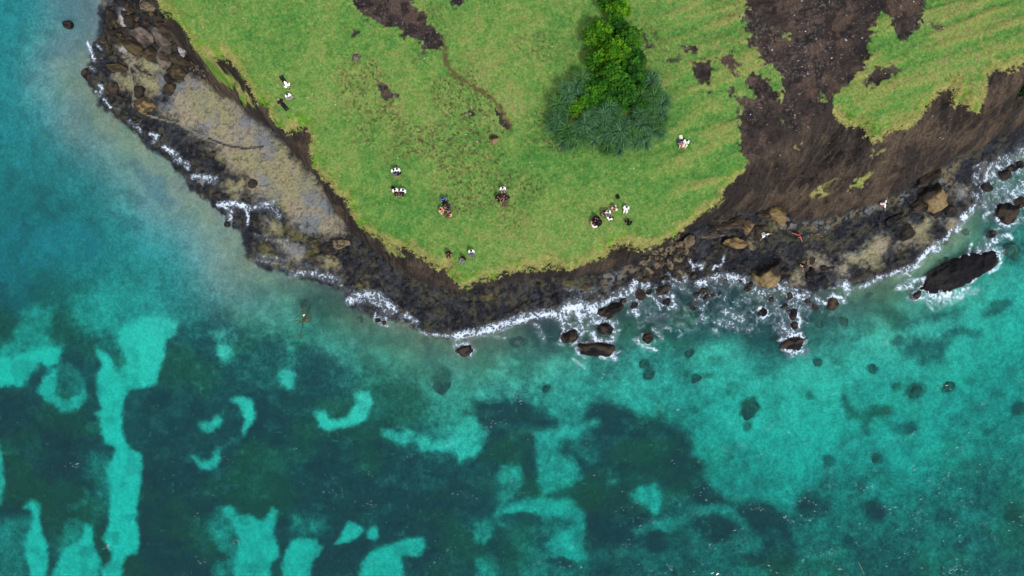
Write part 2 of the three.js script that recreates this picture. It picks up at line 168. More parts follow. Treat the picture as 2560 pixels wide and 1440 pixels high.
const SEA_PATCH = [ // [sandiness, softness of the edge in metres, outline]
  [.6, 1, [85, 90, 110, 85, 122, 105, 105, 135, 70, 140, 60, 115]], [.55, 1, [130, 150, 200, 130, 215, 160, 210, 230, 180, 250, 140, 200]], [.6, .6, [137, 60, 150, 60, 150, 80, 137, 78]], [.05, 1, [150, -40, 250, -40, 252, 60, 200, 72, 150, 50]], [.1, .9, [100, 130, 175, 108, 185, 135, 120, 150, 90, 145]], [.12, .8, [215, 285, 245, 285, 248, 303, 216, 302]], [.75, 1.4, [225, 235, 255, 275, 300, 305, 340, 335, 370, 380, 425, 415, 440, 450, 420, 470, 380, 430, 330, 390, 280, 340, 230, 290]], [.7, 1.4, [440, 470, 500, 500, 545, 540, 590, 600, 620, 650, 700, 690, 690, 715, 620, 690, 560, 620, 500, 560]], [.12, .7, [330, 405, 350, 412, 395, 460, 415, 490, 440, 510, 420, 520, 390, 500, 370, 470, 335, 430]],
  [.6, .9, [55, 785, 87, 767, 130, 775, 122, 825, 135, 860, 155, 862, 145, 900, 125, 915, 98, 910, 70, 940, 50, 962, -60, 965, -60, 867, 0, 867, 40, 840, 55, 815]], [1, .4, [-60, 890, 40, 890, 100, 872, 150, 868, 145, 900, 120, 915, 98, 905, 72, 940, 50, 962, -60, 965]],
  [.85, .5, [95, 975, 105, 950, 125, 925, 145, 920, 143, 950, 135, 985, 165, 1002, 200, 985, 207, 963, 213, 985, 200, 1020, 175, 1027, 150, 1020, 115, 1000]], [.3, .3, [147, 908, 180, 912, 212, 946, 196, 982, 160, 1000, 139, 985]],
  [.62, 1.4, [180, 745, 260, 705, 380, 705, 410, 745, 440, 810, 400, 840, 330, 860, 310, 900, 262, 840, 200, 810]],
  [.97, .35, [240, 870, 262, 880, 280, 905, 290, 930, 320, 910, 300, 860, 300, 830, 340, 795, 400, 788, 440, 808, 438, 835, 418, 850, 410, 895, 392, 930, 385, 960, 345, 970, 318, 975, 305, 1000, 308, 1030, 302, 1060, 308, 1085, 310, 1110, 290, 1112, 265, 1105, 255, 1080, 250, 1050, 238, 1035, 255, 1025, 250, 1000, 245, 970, 240, 930, 258, 915, 245, 890]],
  [.4, 1, [215, 1140, 270, 1130, 280, 1190, 262, 1290, 240, 1300, 250, 1200, 220, 1190]],
  [1, .35, [258, 1080, 306, 1080, 312, 1105, 320, 1122, 350, 1130, 354, 1160, 352, 1200, 345, 1230, 340, 1280, 345, 1320, 345, 1370, 335, 1385, 315, 1392, 308, 1400, 305, 1430, 295, 1460, 255, 1460, 258, 1420, 275, 1405, 280, 1380, 265, 1360, 255, 1345, 270, 1330, 275, 1290, 275, 1250, 270, 1200, 262, 1170, 278, 1150, 290, 1130, 285, 1112, 262, 1100]],
  [.45, 1, [-40, 1340, 40, 1290, 75, 1300, 70, 1400, 60, 1460, -40, 1460]], [1, .35, [82, 1252, 97, 1265, 98, 1300, 103, 1330, 115, 1355, 120, 1390, 118, 1410, 108, 1470, 80, 1470, 70, 1410, 62, 1390, 60, 1360, 72, 1335, 82, 1300, 75, 1265, 60, 1268]],
  [.5, .7, [165, 1310, 200, 1300, 216, 1320, 190, 1360, 160, 1400, 150, 1370]], [.95, .35, [120, 1460, 150, 1400, 165, 1370, 190, 1355, 210, 1330, 215, 1310, 232, 1320, 235, 1365, 245, 1390, 255, 1405, 250, 1425, 240, 1460]], [.95, .3, [-40, 1080, 0, 1115, 8, 1160, 12, 1200, 5, 1240, 0, 1260, -40, 1260]],
  [.92, .35, [575, 998, 605, 990, 628, 1000, 637, 1025, 630, 1060, 610, 1085, 605, 1075, 612, 1050, 607, 1025, 595, 1010]], [.85, .4, [498, 1060, 530, 1050, 545, 1040, 553, 1048, 545, 1065, 525, 1078, 508, 1075]], [.3, .4, [520, 1125, 560, 1110, 610, 1085, 590, 1110, 560, 1122]],
  [.85, .35, [480, 1140, 500, 1167, 520, 1174, 540, 1165, 552, 1145, 547, 1120, 535, 1130, 530, 1148, 505, 1156, 490, 1140]], [.3, .3, [175, 1260, 195, 1265, 213, 1240, 210, 1215, 220, 1225, 215, 1255, 195, 1273, 180, 1272]],
  [.4, .6, [690, 865, 740, 868, 738, 925, 702, 926]], [.85, .3, [697, 932, 720, 926, 740, 932, 740, 950, 732, 968, 718, 971, 703, 955]], [.5, .5, [520, 830, 580, 820, 590, 850, 575, 900, 560, 905, 545, 880, 545, 850]], [.85, .35, [545, 865, 575, 868, 582, 880, 572, 900, 558, 903, 546, 885]],
  [.95, .35, [787, 1035, 795, 1029, 810, 1031, 822, 1045, 847, 1052, 872, 1035, 890, 1012, 887, 985, 905, 980, 925, 985, 931, 1002, 927, 1027, 915, 1047, 890, 1062, 852, 1070, 820, 1075, 800, 1065]],
  [.7, .4, [953, 1070, 975, 1075, 995, 1085, 1020, 1075, 1033, 1080, 1028, 1100, 1010, 1112, 985, 1105, 960, 1090]], [.5, 1, [1075, 1040, 1150, 1010, 1190, 1040, 1180, 1080, 1090, 1090]], [.8, .5, [1040, 1100, 1060, 1090, 1080, 1105, 1130, 1095, 1150, 1060, 1180, 1040, 1215, 1060, 1222, 1080, 1212, 1105, 1198, 1135, 1170, 1145, 1150, 1155, 1135, 1130, 1090, 1125, 1055, 1125]],
  [.45, 1, [520, 1320, 545, 1270, 590, 1290, 600, 1440, 540, 1440, 560, 1380]], [.88, .35, [555, 1270, 575, 1262, 592, 1275, 595, 1290, 620, 1285, 640, 1300, 660, 1305, 680, 1270, 692, 1275, 690, 1300, 680, 1330, 690, 1350, 695, 1390, 675, 1410, 675, 1470, 590, 1470, 585, 1390, 600, 1350, 590, 1320, 575, 1300, 560, 1285]],
  [.92, .35, [710, 1390, 720, 1360, 745, 1345, 790, 1350, 805, 1370, 795, 1390, 775, 1405, 780, 1470, 705, 1470]], [.4, .9, [730, 1290, 790, 1290, 815, 1320, 760, 1340, 730, 1320]], [.9, .25, [840, 1360, 855, 1330, 873, 1302, 885, 1310, 905, 1315, 910, 1330, 890, 1345, 865, 1358]], [.9, .2, [917, 1328, 925, 1318, 938, 1317, 944, 1328, 942, 1342, 932, 1350, 920, 1344]],
  [.88, .4, [890, 1470, 905, 1410, 925, 1380, 940, 1372, 975, 1365, 1000, 1350, 1025, 1348, 1060, 1345, 1065, 1365, 1050, 1390, 1005, 1385, 1000, 1395, 1008, 1420, 1010, 1470]], [.5, .5, [1190, 1310, 1215, 1300, 1235, 1305, 1230, 1340, 1205, 1365, 1190, 1350]], [.5, .7, [1195, 1400, 1230, 1390, 1245, 1420, 1240, 1470, 1190, 1470]],
  [.05, .9, [1185, 1010, 1240, 1000, 1300, 1000, 1345, 1020, 1390, 1050, 1380, 1065, 1330, 1070, 1335, 1100, 1345, 1160, 1350, 1220, 1330, 1238, 1290, 1235, 1300, 1200, 1280, 1170, 1240, 1150, 1200, 1150, 1215, 1110, 1225, 1080, 1190, 1040]],
  [.04, .9, [1460, 1040, 1480, 1012, 1510, 1005, 1560, 1020, 1600, 1045, 1650, 1060, 1700, 1080, 1730, 1110, 1720, 1135, 1755, 1160, 1755, 1190, 1790, 1230, 1830, 1270, 1790, 1270, 1750, 1260, 1700, 1230, 1640, 1210, 1600, 1215, 1560, 1240, 1550, 1280, 1600, 1260, 1620, 1280, 1580, 1320, 1560, 1360, 1500, 1360, 1460, 1330, 1465, 1280, 1440, 1250, 1450, 1200, 1440, 1150, 1450, 1120, 1490, 1100, 1510, 1060, 1480, 1055]],
  [.65, .6, [1340, 1080, 1440, 1062, 1490, 1048, 1500, 1055, 1440, 1088, 1400, 1095, 1395, 1130, 1440, 1160, 1450, 1195, 1430, 1210, 1390, 1220, 1360, 1235, 1348, 1200, 1340, 1140]], [.25, .6, [1445, 1110, 1500, 1118, 1510, 1150, 1470, 1160, 1450, 1140]], [.3, .5, [1515, 1170, 1540, 1165, 1545, 1205, 1520, 1215]],
  [.55, .6, [1255, 1170, 1300, 1170, 1305, 1200, 1295, 1230, 1262, 1260, 1245, 1290, 1250, 1200]], [.72, .6, [1240, 1290, 1255, 1270, 1330, 1250, 1430, 1250, 1455, 1280, 1462, 1320, 1455, 1370, 1470, 1395, 1440, 1400, 1380, 1392, 1370, 1360, 1400, 1330, 1445, 1320, 1440, 1300, 1380, 1285, 1320, 1300, 1250, 1310]],
  [.7, .5, [1570, 1235, 1600, 1220, 1640, 1212, 1655, 1235, 1650, 1260, 1640, 1285, 1620, 1265, 1590, 1255]], [.5, .7, [1585, 1325, 1650, 1302, 1702, 1290, 1708, 1305, 1680, 1325, 1640, 1338, 1590, 1338]], [.55, .6, [1750, 1270, 1830, 1265, 1860, 1280, 1830, 1300, 1790, 1300]], [.5, .6, [1320, 1420, 1360, 1410, 1365, 1460, 1310, 1460]],
  [.06, .8, [1840, 1270, 1880, 1255, 1930, 1265, 1970, 1300, 1985, 1350, 1990, 1375, 1960, 1380, 1920, 1350, 1880, 1320]], [.18, .6, [2110, 990, 2122, 1015, 2150, 1035, 2180, 1018, 2220, 1015, 2234, 1036, 2190, 1042, 2166, 1058, 2175, 1085, 2160, 1080, 2154, 1052, 2125, 1045, 2114, 1020]],
  [.22, .8, [2200, 780, 2230, 772, 2270, 790, 2330, 790, 2400, 772, 2380, 790, 2300, 800, 2260, 825, 2225, 815]], [.3, .8, [2255, 880, 2290, 850, 2330, 860, 2400, 815, 2410, 825, 2370, 860, 2350, 900, 2310, 910, 2290, 890, 2262, 892]], [.25, .5, [2455, 790, 2480, 765, 2535, 745, 2530, 760, 2490, 785]],
  [.08, .8, [2155, 1260, 2190, 1250, 2215, 1275, 2205, 1300, 2170, 1305]], [.12, .9, [1985, 1255, 2020, 1238, 2065, 1250, 2075, 1280, 2030, 1300, 1995, 1290]], [.08, .8, [1920, 1300, 1990, 1380, 1975, 1420, 1930, 1440, 1900, 1400]],
];
const SEA_BLOB = [ // weedy or rocky spots: x, y, half width, half height, sandiness
  1875, 1020, 26, 28, .15, 1870, 1066, 12, 16, .3, 2140, 845, 15, 10, .35, 2245, 855, 22, 10, .35, 2045, 905, 13, 13, .22, 2098, 902, 20, 9, .4, 2180, 921, 17, 11, .22, 2240, 967, 14, 12, .28, 2290, 976, 28, 19, .22, 2372, 968, 21, 14, .2, 2025, 988, 13, 11, .3, 2258, 1070, 38, 18, .3, 2546, 1022, 18, 20, .15, 2400, 1055, 28, 20, .4, 2475, 1075, 20, 12, .35, 2072, 1150, 16, 20, .28, 2190, 1145, 15, 16, .22, 2175, 1170, 8, 12, .35, 1722, 945, 14, 20, .35, 1760, 940, 30, 10, .4, 1735, 1025, 22, 11, .35, 1720, 880, 12, 18, .35, 1790, 900, 18, 16, .4, 1610, 905, 16, 13, .25, 1622, 935, 15, 18, .25, 1560, 890, 12, 10, .4, 1365, 970, 13, 13, .4, 1395, 865, 30, 12, .4, 1105, 950, 24, 30, .28, 1830, 970, 24, 18, .5, 1790, 1320, 60, 36, .06, 1630, 1352, 46, 30, .06, 1690, 1350, 40, 20, .2, 1395, 1405, 38, 14, .12, 1300, 1300, 60, 20, .15, 2530, 1285, 24, 28, .12, 2350, 1290, 40, 16, .2, 2120, 1350, 16, 12, .1, 1295, 855, 26, 12, .18, 262, 1392, 12, 14, .05, 2430, 830, 30, 12, .35, 2490, 760, 16, 12, .35, 300, 480, 40, 12, .3, 330, 560, 40, 20, .25, 230, 590, 30, 50, .12, 340, 500, 25, 15, .2, 400, 460, 20, 25, .25, 1520, 1430, 40, 14, .1, 1860, 1400, 40, 20, .15, 2250, 1440, 60, 16, .2,
];

// ---------------------------------------------------------------- the lie of the land
const EDGE_H = 12.4, FOOT_H = 1.2;
const fTop = new Field().poly(polyAt(TOP, EDGE_H), 300, (v, s) => s);
const fBase = new Field().poly(polyAt(BASE, FOOT_H), 300, (v, s) => s);
const fShore = new Field().poly(polyAt(SHORE, 0.05), 300, (v, s) => s);
const fBare = new Field(); for (const b of BARE) fBare.poly(polyAt(b, EDGE_H + 0.5), 4);
const fCrack = new Field(0).stroke(polyAt(CRACK, EDGE_H + 0.5), 0.42);
const fLedge = new Field(); for (const b of LEDGE_GRASS) { const c = [...b], h = c.pop(); fLedge.poly(polyAt(c, h), 4); }
const fSand = new Field(); for (const b of SHELF_SAND) fSand.poly(polyAt(b, 0.5), 4);
const fGrey = new Field(); for (const b of SHELF_GREY) fGrey.poly(polyAt(b, 0.8), 4);
const fMoss = new Field(); for (const b of SHELF_MOSS) fMoss.poly(polyAt(b, 0.7), 4);
const fVein = new Field(0), fVeinD = new Field(0), fWhite = new Field(); for (const v of VEIN) fVein.stroke(polyAt(v, 0.5), 0.26); for (const v of VEIN_DARK) fVeinD.stroke(polyAt(v, 0.5), 0.3); for (const w of SHELF_WHITE) fWhite.poly(polyAt(w, 0.8), 3);
function depthAway(D, x) { const west = sst(-24, -36, x); return 0.08 + mix(0.26, 0.085, west * (1 - sst(4, 11, D) * 0.8)) * D / (1 + D * 0.045); }

function ground(x, z) {
  const ox = 0.9 * (fbm(x * 0.8, z * 0.8, 3) - 0.5), oz = 0.9 * (fbm(x * 0.8 + 40, z * 0.8 + 7, 3) - 0.5);
  const dT = fTop.at(x + ox, z + oz), dB = fBase.at(x + ox, z + oz), dS = fShore.at(x + ox, z + oz);
  if (dT > 0) {
    const bare = sst(-0.1, 0.5, fBare.at(x + ox, z + oz)), crack = fCrack.at(x, z);
    return EDGE_H + 0.7 * (1 - Math.exp(-dT / 7)) - 0.75 * Math.exp(-dT / 0.45) + 0.5 * (fbm(x * 0.12, z * 0.12, 2) - 0.5) + 0.14 * (fbm(x * 1.1, z * 1.1, 3) - 0.5) + 0.75 * sst(0.5, 3, dT) * (0.25 + 0.75 * sst(11, 20, x)) * (fbm((x * 0.94 - z * 0.34) * 0.2, (x * 0.34 + z * 0.94) * 1.3 + 0.6 * fbm(x * 0.3, z * 0.3, 2), 3) - 0.5)
      - bare * (0.16 + 0.3 * (fbm(x * 1.7 + 5, z * 1.7, 4) - 0.5)) - 0.22 * sst(0.2, 0.9, crack);
  }
  if (dB > 0) {
    let t = dB / (dB - dT); const mid = 4 * t * (1 - t);
    t = clamp(t + mid * (0.22 * (fbm(x * 0.55, z * 0.55 + 3, 4) - 0.5)));
    return mix(FOOT_H, EDGE_H - 0.75, Math.pow(t, 0.85)) + mid * (1.3 * (fbm(x * 1.6 + 9, z * 1.6, 4) - 0.5) + 2.2 * (streak(x * 0.9, z * 0.9, fBase, 1.5) - 0.5)) + 0.25 * (noise(x * 4, z * 4) - 0.5);
  }
  if (dS > 0) {
    const u = dS / (dS - dB), flat = sst(-0.3, 0.6, fSand.at(x + ox * 0.5, z + oz * 0.5));
    const n = fbm(x * 0.9, z * 0.9, 5), step = Math.floor(n * 7) / 7;
    return 0.06 + (FOOT_H - 0.06) * Math.pow(u, 1.8) + sst(0, 0.8, dS) * (1 - 0.8 * flat) * (0.85 * (mix(n, step, 0.75) - 0.42) + 0.26 * (noise(x * 3.3, z * 3.3) - 0.5) + 0.14 * (noise(x * 6, z * 6) - 0.5)) - 0.1 * flat * (1 - u);
  }
  const D = -dS;
  return -depthAway(D, x) - 1.1 * sst(8, 40, D) * 0.5 + (0.5 * (fbm(x * 0.9, z * 0.9, 4) - 0.55)) * Math.exp(-D / 5) + 0.25 * (fbm(x * 0.25, z * 0.25, 3) - 0.5) * sst(0, 6, D);
}
function onGround(px, py) { let h = 5; for (let i = 0; i < 14; i++) { const [x, z] = P(px, py, h); h = mix(h, Math.max(0, ground(x, z)), 0.6); } const [x, z] = P(px, py, h); return [x, ground(x, z), z]; }
function onSeabed(px, py) { let d = 2; for (let i = 0; i < 8; i++) { const [x, z] = PW(px, py, d); d = Math.max(0.1, -ground(x, z)); } const [x, z] = PW(px, py, d); return [x, ground(x, z), z]; }

// sandiness of the sea floor
const fSea = new Field(0.3, 0.25);
{
  const pts = []; for (let i = 0; i < SEA_TONE.length; i += 3) { const [x, , z] = onSeabed(SEA_TONE[i], SEA_TONE[i + 1]); pts.push([x, z, SEA_TONE[i + 2]]); }
  const coarse = new Field(0.3, 1);
  coarse.each(X0, X1, Z0, Z1, (x, z) => { let s = 0, w = 0; for (const p of pts) { const d = (x - p[0]) ** 2 + (z - p[1]) ** 2 + 1.2, k = 1 / (d * d); s += k * p[2]; w += k; } return s / w; });
  fSea.each(X0, X1, Z0, Z1, (x, z) => coarse.at(x, z));
  const seaPoly = flat => { const o = []; for (let i = 0; i < flat.length; i += 2) { const [x, , z] = onSeabed(flat[i], flat[i + 1]); o.push([x, z]); } return o; };
  for (const [v, soft, flat] of SEA_PATCH) fSea.poly(seaPoly(flat), 5, (old, sd) => mix(old, v, sst(-soft * 0.95 - 0.1, soft * 0.6 + 0.1, sd)));
  for (let i = 0; i < SEA_BLOB.length; i += 5) {
    const [cx, , cz] = onSeabed(SEA_BLOB[i], SEA_BLOB[i + 1]), k = CAM_H / FOCAL, rx = SEA_BLOB[i + 2] * k, rz = SEA_BLOB[i + 3] * k;
    fSea.each(cx - rx * 2, cx + rx * 2, cz - rz * 2, cz + rz * 2, (x, z, old) => { const d = Math.hypot((x - cx) / rx, (z - cz) / rz) + 0.7 * (fbm(x * 1.1, z * 1.1, 3) - 0.5); return mix(old, SEA_BLOB[i + 4], 1 - sst(0.7, 1.25, d)); });
  }
}

// ---------------------------------------------------------------- surface colours
const G1 = C(86, 143, 66), G2 = C(113, 157, 75), G3 = C(138, 164, 85), G4 = C(166, 156, 106), GB = C(112, 104, 66), GFR = C(182, 176, 106), GLI = C(118, 172, 52);
function grassTone(x, z, dT) {
  const east = sst(11, 20, x);                         // the terraced, wind-combed turf
  const ax = x * 0.94 - z * 0.34, az = x * 0.34 + z * 0.94;
  const broad = fbm(x * 0.16 + 3, z * 0.16 + 8, 4), midn = fbm(x * 0.9, z * 0.9, 3), combed = fbm(ax * 0.2, az * 1.3 + 0.6 * fbm(x * 0.3, z * 0.3, 2), 4), fine = noise(x * 7, z * 7), fin2 = noise(x * 3.1 + 8, z * 3.1);
  const k = mix(0.5 * broad + 0.27 * midn, 0.2 * broad + 0.58 * combed, east) + 0.23 * fin2 + 0.26 * (fine - 0.5);
  let c = k < 0.45 ? cm(G1, G2, sst(0.3, 0.45, k)) : cm(G2, G3, sst(0.45, 0.62, k));
  c = cm(c, G4, 0.75 * sst(0.62, 0.8, k + 0.1 * east)); c = cm(c, C(154, 164, 84), 0.45 * east * sst(0.52, 0.62, combed));
  const worn = sst(0.5, 0.68, fbm(x * 0.2 + 31, z * 0.2 + 12, 3)) * sst(2, 6, dT) * (1 - east * 0.6);
  c = cm(c, GB, 0.6 * worn * sst(0.55, 0.75, noise(x * 4.4 + 3, z * 4.4)));
  c = cm(c, C(74, 62, 48), 0.75 * worn * sst(0.7, 0.86, noise(x * 5.7 + 70, z * 5.7 + 20)));
  const edge = 1 - sst(0.25, 1.15, dT + 0.9 * (fbm(x * 0.9 + 60, z * 0.9, 3) - 0.5));
  c = cm(c, cm(GLI, GFR, sst(0.4, 0.6, fbm(x * 1.5 + 11, z * 1.5 + 2, 3) + 0.25 * (0.6 - dT) + 0.12 * sst(-22, -4, x))), 0.85 * edge);
  return cs(c, (0.76 + 0.48 * noise(x * 9.3 + 4, z * 9.3)) * (1.06 - 0.12 * sst(0.62, 0.75, noise(x * 4.9 + 14, z * 4.9))));
}
const R1 = C(62, 53, 50), R2 = C(86, 71, 63), R3 = C(40, 36, 38), R4 = C(140, 128, 122);
function bareTone(x, z) {
  const n = fbm(x * 0.6, z * 0.6, 4), f = noise(x * 8, z * 8);
  let c = cm(R1, R2, sst(0.42, 0.62, n)); c = cm(c, R3, 0.8 * sst(0.5, 0.66, fbm(x * 1.3 + 20, z * 1.3, 3)));
  c = cs(c, 0.72 + 0.8 * f);
  c = cm(c, C(112, 104, 104), 0.55 * sst(0.6, 0.85, noise(x * 6.9 + 31, z * 6.9)) * sst(0.46, 0.62, fbm(x * 0.3 + 8, z * 0.3 + 44, 3)));
  return cm(c, R4, 0.8 * sst(0.84, 0.93, noise(x * 6.3 + 9, z * 6.3)) * sst(0.36, 0.5, fbm(x * 0.4 + 80, z * 0.4, 2)));
}
function streak(x, z, f, q = 5.5) {                             // noise drawn out down the fall line
  const e = 0.6, gx = f.at(x + e, z) - f.at(x - e, z), gz = f.at(x, z + e) - f.at(x, z - e), l = Math.hypot(gx, gz) || 1; let s = 0;
  for (let k = -5; k <= 5; k++) s += noise((x + gx / l * k * 0.22) * q, (z + gz / l * k * 0.22) * q);
  return s / 11;
}
function cliffTone(x, z, t) {
  const n = fbm(x * 0.5 + 14, z * 0.5, 4), s = streak(x, z, fBase);
  let c = cm(C(54, 47, 44), C(86, 73, 62), sst(0.4, 0.64, n)); c = cm(c, C(104, 90, 76), 0.3 * sst(0.54, 0.66, s)); c = cm(c, C(38, 34, 33), 0.4 * sst(0.5, 0.4, s));
  return cs(c, 1.0 + 1.0 * noise(x * 7.7, z * 7.7));
}
const S1 = C(38, 41, 51), S2 = C(62, 65, 71), S3 = C(82, 80, 66), SN1 = C(172, 160, 136), SN2 = C(142, 145, 147), SN3 = C(168, 164, 116);
function shelfTone(x, z, dS) {
  const ox = 1.1 * (fbm(x * 1.3, z * 1.3, 4) - 0.5), oz = 1.1 * (fbm(x * 1.3 + 9, z * 1.3 + 5, 4) - 0.5);
  const n = fbm(x * 0.5 + 2, z * 0.5 + 60, 4), f = noise(x * 7.1, z * 7.1), m = noise(x * 3 + 50, z * 3);
  let c = cm(S1, S2, sst(0.42, 0.62, n)); c = cm(c, C(96, 84, 66), 0.5 * sst(0.66, 0.8, noise(x * 2.3 + 17, z * 2.3))); c = cm(c, S3, 0.7 * sst(0.52, 0.7, fbm(x * 0.7 + 44, z * 0.7 + 21, 3)));
  c = cm(c, C(26, 27, 32), 0.7 * sst(0.55, 0.75, m)); c = cs(c, 0.65 + 0.7 * f);
  const g = sst(-0.35, 0.35, fGrey.at(x + ox, z + oz));
  c = cm(c, cm(C(128, 116, 92), C(132, 138, 142), sst(0.4, 0.6, fbm(x * 0.9, z * 0.9 + 33, 3))), 0.85 * g * sst(0.25, 0.5, noise(x * 3.7 + 6, z * 3.7)));
  c = cm(c, cs(cm(C(128, 122, 66), C(92, 88, 62), m), 0.6 + 0.8 * f), 0.75 * sst(-0.5, 0.6, fMoss.at(x + 1.4 * ox, z + 1.4 * oz)) * sst(0.34, 0.56, fbm(x * 1.9, z * 1.9 + 13, 3)));
  const sd = fSand.at(x + ox, z + oz), s = sst(-0.75, 0.6, sd + 1.5 * (fbm(x * 2.4 + 31, z * 2.4 + 7, 4) - 0.5)), speck = Math.max(sst(0.8, 0.9, noise(x * 4.3 + 90, z * 4.3)), sst(0.56, 0.74, fbm(x * 1.6 + 90, z * 1.6, 4) + 0.16 * (1 - sst(0, 1.6, sd))) * sst(0.35, 0.6, f));
  let sc = cm(SN1, SN2, sst(0.4, 0.62, fbm(x * 0.42 + 70, z * 0.42, 5))); sc = cm(sc, SN3, 0.6 * sst(0.5, 0.65, fbm(x * 0.33, z * 0.33 + 50, 2)) );
  sc = cs(sc, 0.85 + 0.3 * f);
  c = cm(c, cm(sc, C(78, 80, 84), 0.6 * speck), s);
  c = cm(c, C(150, 148, 130), 0.85 * sst(0.3, 0.7, fVein.at(x + 0.2 * ox, z + 0.2 * oz) + 0.3 * (f - 0.5))); c = cm(c, C(38, 38, 44), 0.85 * sst(0.35, 0.7, fVeinD.at(x + 0.2 * ox, z + 0.2 * oz)));
  return cm(c, cs(C(206, 200, 204), 0.85 + 0.3 * f), 0.9 * sst(-0.15, 0.2, fWhite.at(x + 0.5 * ox, z + 0.5 * oz)));
}
const B_SAND = [0.66, 0.60, 0.48], B_SILT = [0.30, 0.29, 0.185], B_WEED = [0.022, 0.042, 0.056], B_MOSS = [0.05, 0.075, 0.045], B_ROCK = [0.06, 0.056, 0.056];
function seabedTone(x, z, D) {
  const ox = 0.5 * (fbm(x * 1.1 + 3, z * 1.1, 4) - 0.5), oz = 0.5 * (fbm(x * 1.1, z * 1.1 + 30, 4) - 0.5);
  let v = fSea.at(x + ox, z + oz); const fine = noise(x * 6, z * 6), mid = fbm(x * 0.8, z * 0.8, 4);
  const between = 4 * v * (1 - v);
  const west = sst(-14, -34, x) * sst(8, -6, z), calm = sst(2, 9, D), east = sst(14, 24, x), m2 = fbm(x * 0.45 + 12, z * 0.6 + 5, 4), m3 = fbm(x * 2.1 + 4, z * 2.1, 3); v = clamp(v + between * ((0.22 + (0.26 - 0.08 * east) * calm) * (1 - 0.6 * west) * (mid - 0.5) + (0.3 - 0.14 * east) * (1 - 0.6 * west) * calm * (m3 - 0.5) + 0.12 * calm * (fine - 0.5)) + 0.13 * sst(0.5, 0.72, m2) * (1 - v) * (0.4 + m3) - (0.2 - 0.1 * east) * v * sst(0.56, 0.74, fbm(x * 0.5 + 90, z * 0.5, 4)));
  const weed = cm(cm(B_WEED, [0.17, 0.21, 0.25], 0.8 * west), B_MOSS, (1 - 0.6 * west) * sst(0.46, 0.66, fbm(x * 0.13 + 50, z * 0.2 + 8, 4)) * (0.5 + 0.5 * mid)); let c = cm(weed, cm(cm(B_SILT, B_SAND, sst(1, 9, D + 5 * (mid - 0.5))), [0.36, 0.40, 0.41], 0.8 * west * sst(2, 7, D)), Math.pow(v, 1.4));  // west floor paled to grey-blue: milky water haze painted into weed and sand
  c = cm(c, B_ROCK, 0.35 * (1 - v) * sst(0.5, 0.7, fbm(x * 0.6 + 77, z * 0.6, 3)));
  c = cm(c, B_SILT, 0.4 * (1 - v) * sst(0.9, 0.97, noise(x * 1.9 + 66, z * 1.9)));
  return cs(c, (0.82 + 0.36 * fine) * (0.85 + 0.3 * m3));
}
function surfaceTone(x, z) {
  const ox = 0.9 * (fbm(x * 0.8, z * 0.8, 3) - 0.5), oz = 0.9 * (fbm(x * 0.8 + 40, z * 0.8 + 7, 3) - 0.5);
  const dT = fTop.at(x + ox, z + oz), dB = fBase.at(x + ox, z + oz), dS = fShore.at(x + ox, z + oz);
  if (dB > -0.4) {
    const jx = 0.9 * (noise(x * 2.7, z * 2.7) - 0.5) + 0.5 * (noise(x * 6, z * 6) - 0.5), jz = 0.9 * (noise(x * 2.7 + 40, z * 2.7) - 0.5);
    const turf = Math.max(dT, -9), bare = fBare.at(x + jx, z + jz), led = fLedge.at(x + jx, z + jz);
    const isG = Math.max(sst(-0.22, -0.06, turf + 0.3 * (noise(x * 3.3, z * 3.3) - 0.5)) * (1 - sst(-0.15, 0.15, bare)), sst(-0.2, 0.2, led));
    let rock = cm(cliffTone(x, z), bareTone(x, z), sst(-0.6, 1.2, dT));
    const cr = fCrack.at(x + 0.5 * jx, z + 0.5 * jz) * (0.65 + 0.6 * fbm(x * 0.5, z * 0.5 + 9, 2)); let c = isG > 0.01 ? cm(rock, grassTone(x, z, Math.max(0.2, dT)), isG) : rock;
    c = cm(c, C(108, 84, 62), 0.8 * sst(0.35, 0.8, cr + 0.35 * (noise(x * 5, z * 5) - 0.5)));
    const foot = sst(0.5, -0.4, dB); return foot > 0 ? cm(c, shelfTone(x, z, dS), foot) : c;
  }
  const wet = sst(0.5, -1.2, dS);
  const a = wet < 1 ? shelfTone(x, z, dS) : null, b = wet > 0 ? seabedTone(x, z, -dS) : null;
  if (a === null) return b; if (b === null) return a;
  const rim = clamp(wet + 0.9 * (fbm(x * 1.4 + 7, z * 1.4 + 3, 4) - 0.5) * 4 * wet * (1 - wet)); return cm(a, b, sst(0.25, 0.75, rim));
}
function bake(x0, x1, z0, z1, w, h, fn, srgb = true) {
  const d = new Uint8Array(w * h * 4);
  for (let j = 0; j < h; j++) for (let i = 0; i < w; i++) {
    const c = fn(x0 + (i + 0.5) / w * (x1 - x0), z0 + (j + 0.5) / h * (z1 - z0)), k = (j * w + i) * 4;
    if (srgb) { d[k] = toS(c[0]); d[k + 1] = toS(c[1]); d[k + 2] = toS(c[2]); d[k + 3] = 255; } else { d[k] = d[k + 1] = d[k + 2] = clamp(c) * 255; d[k + 3] = 255; }
  }
  const t = new THREE.DataTexture(d, w, h); t.magFilter = t.minFilter = THREE.LinearFilter; t.wrapS = t.wrapT = THREE.MirroredRepeatWrapping;
  if (srgb) t.colorSpace = THREE.SRGBColorSpace; t.needsUpdate = true; return t;
}
const LAND = [-64, 66, -44, 9];                        // where the land's own sheet of colour lies, in metres
const landMap = bake(...LAND, 2048, 836, surfaceTone);
const seaMap = bake(X0, X1, Z0, Z1, 2048, 1300, (x, z) => { const dS = fShore.at(x, z); return dS > 3 ? B_ROCK : surfaceTone(x, z); });
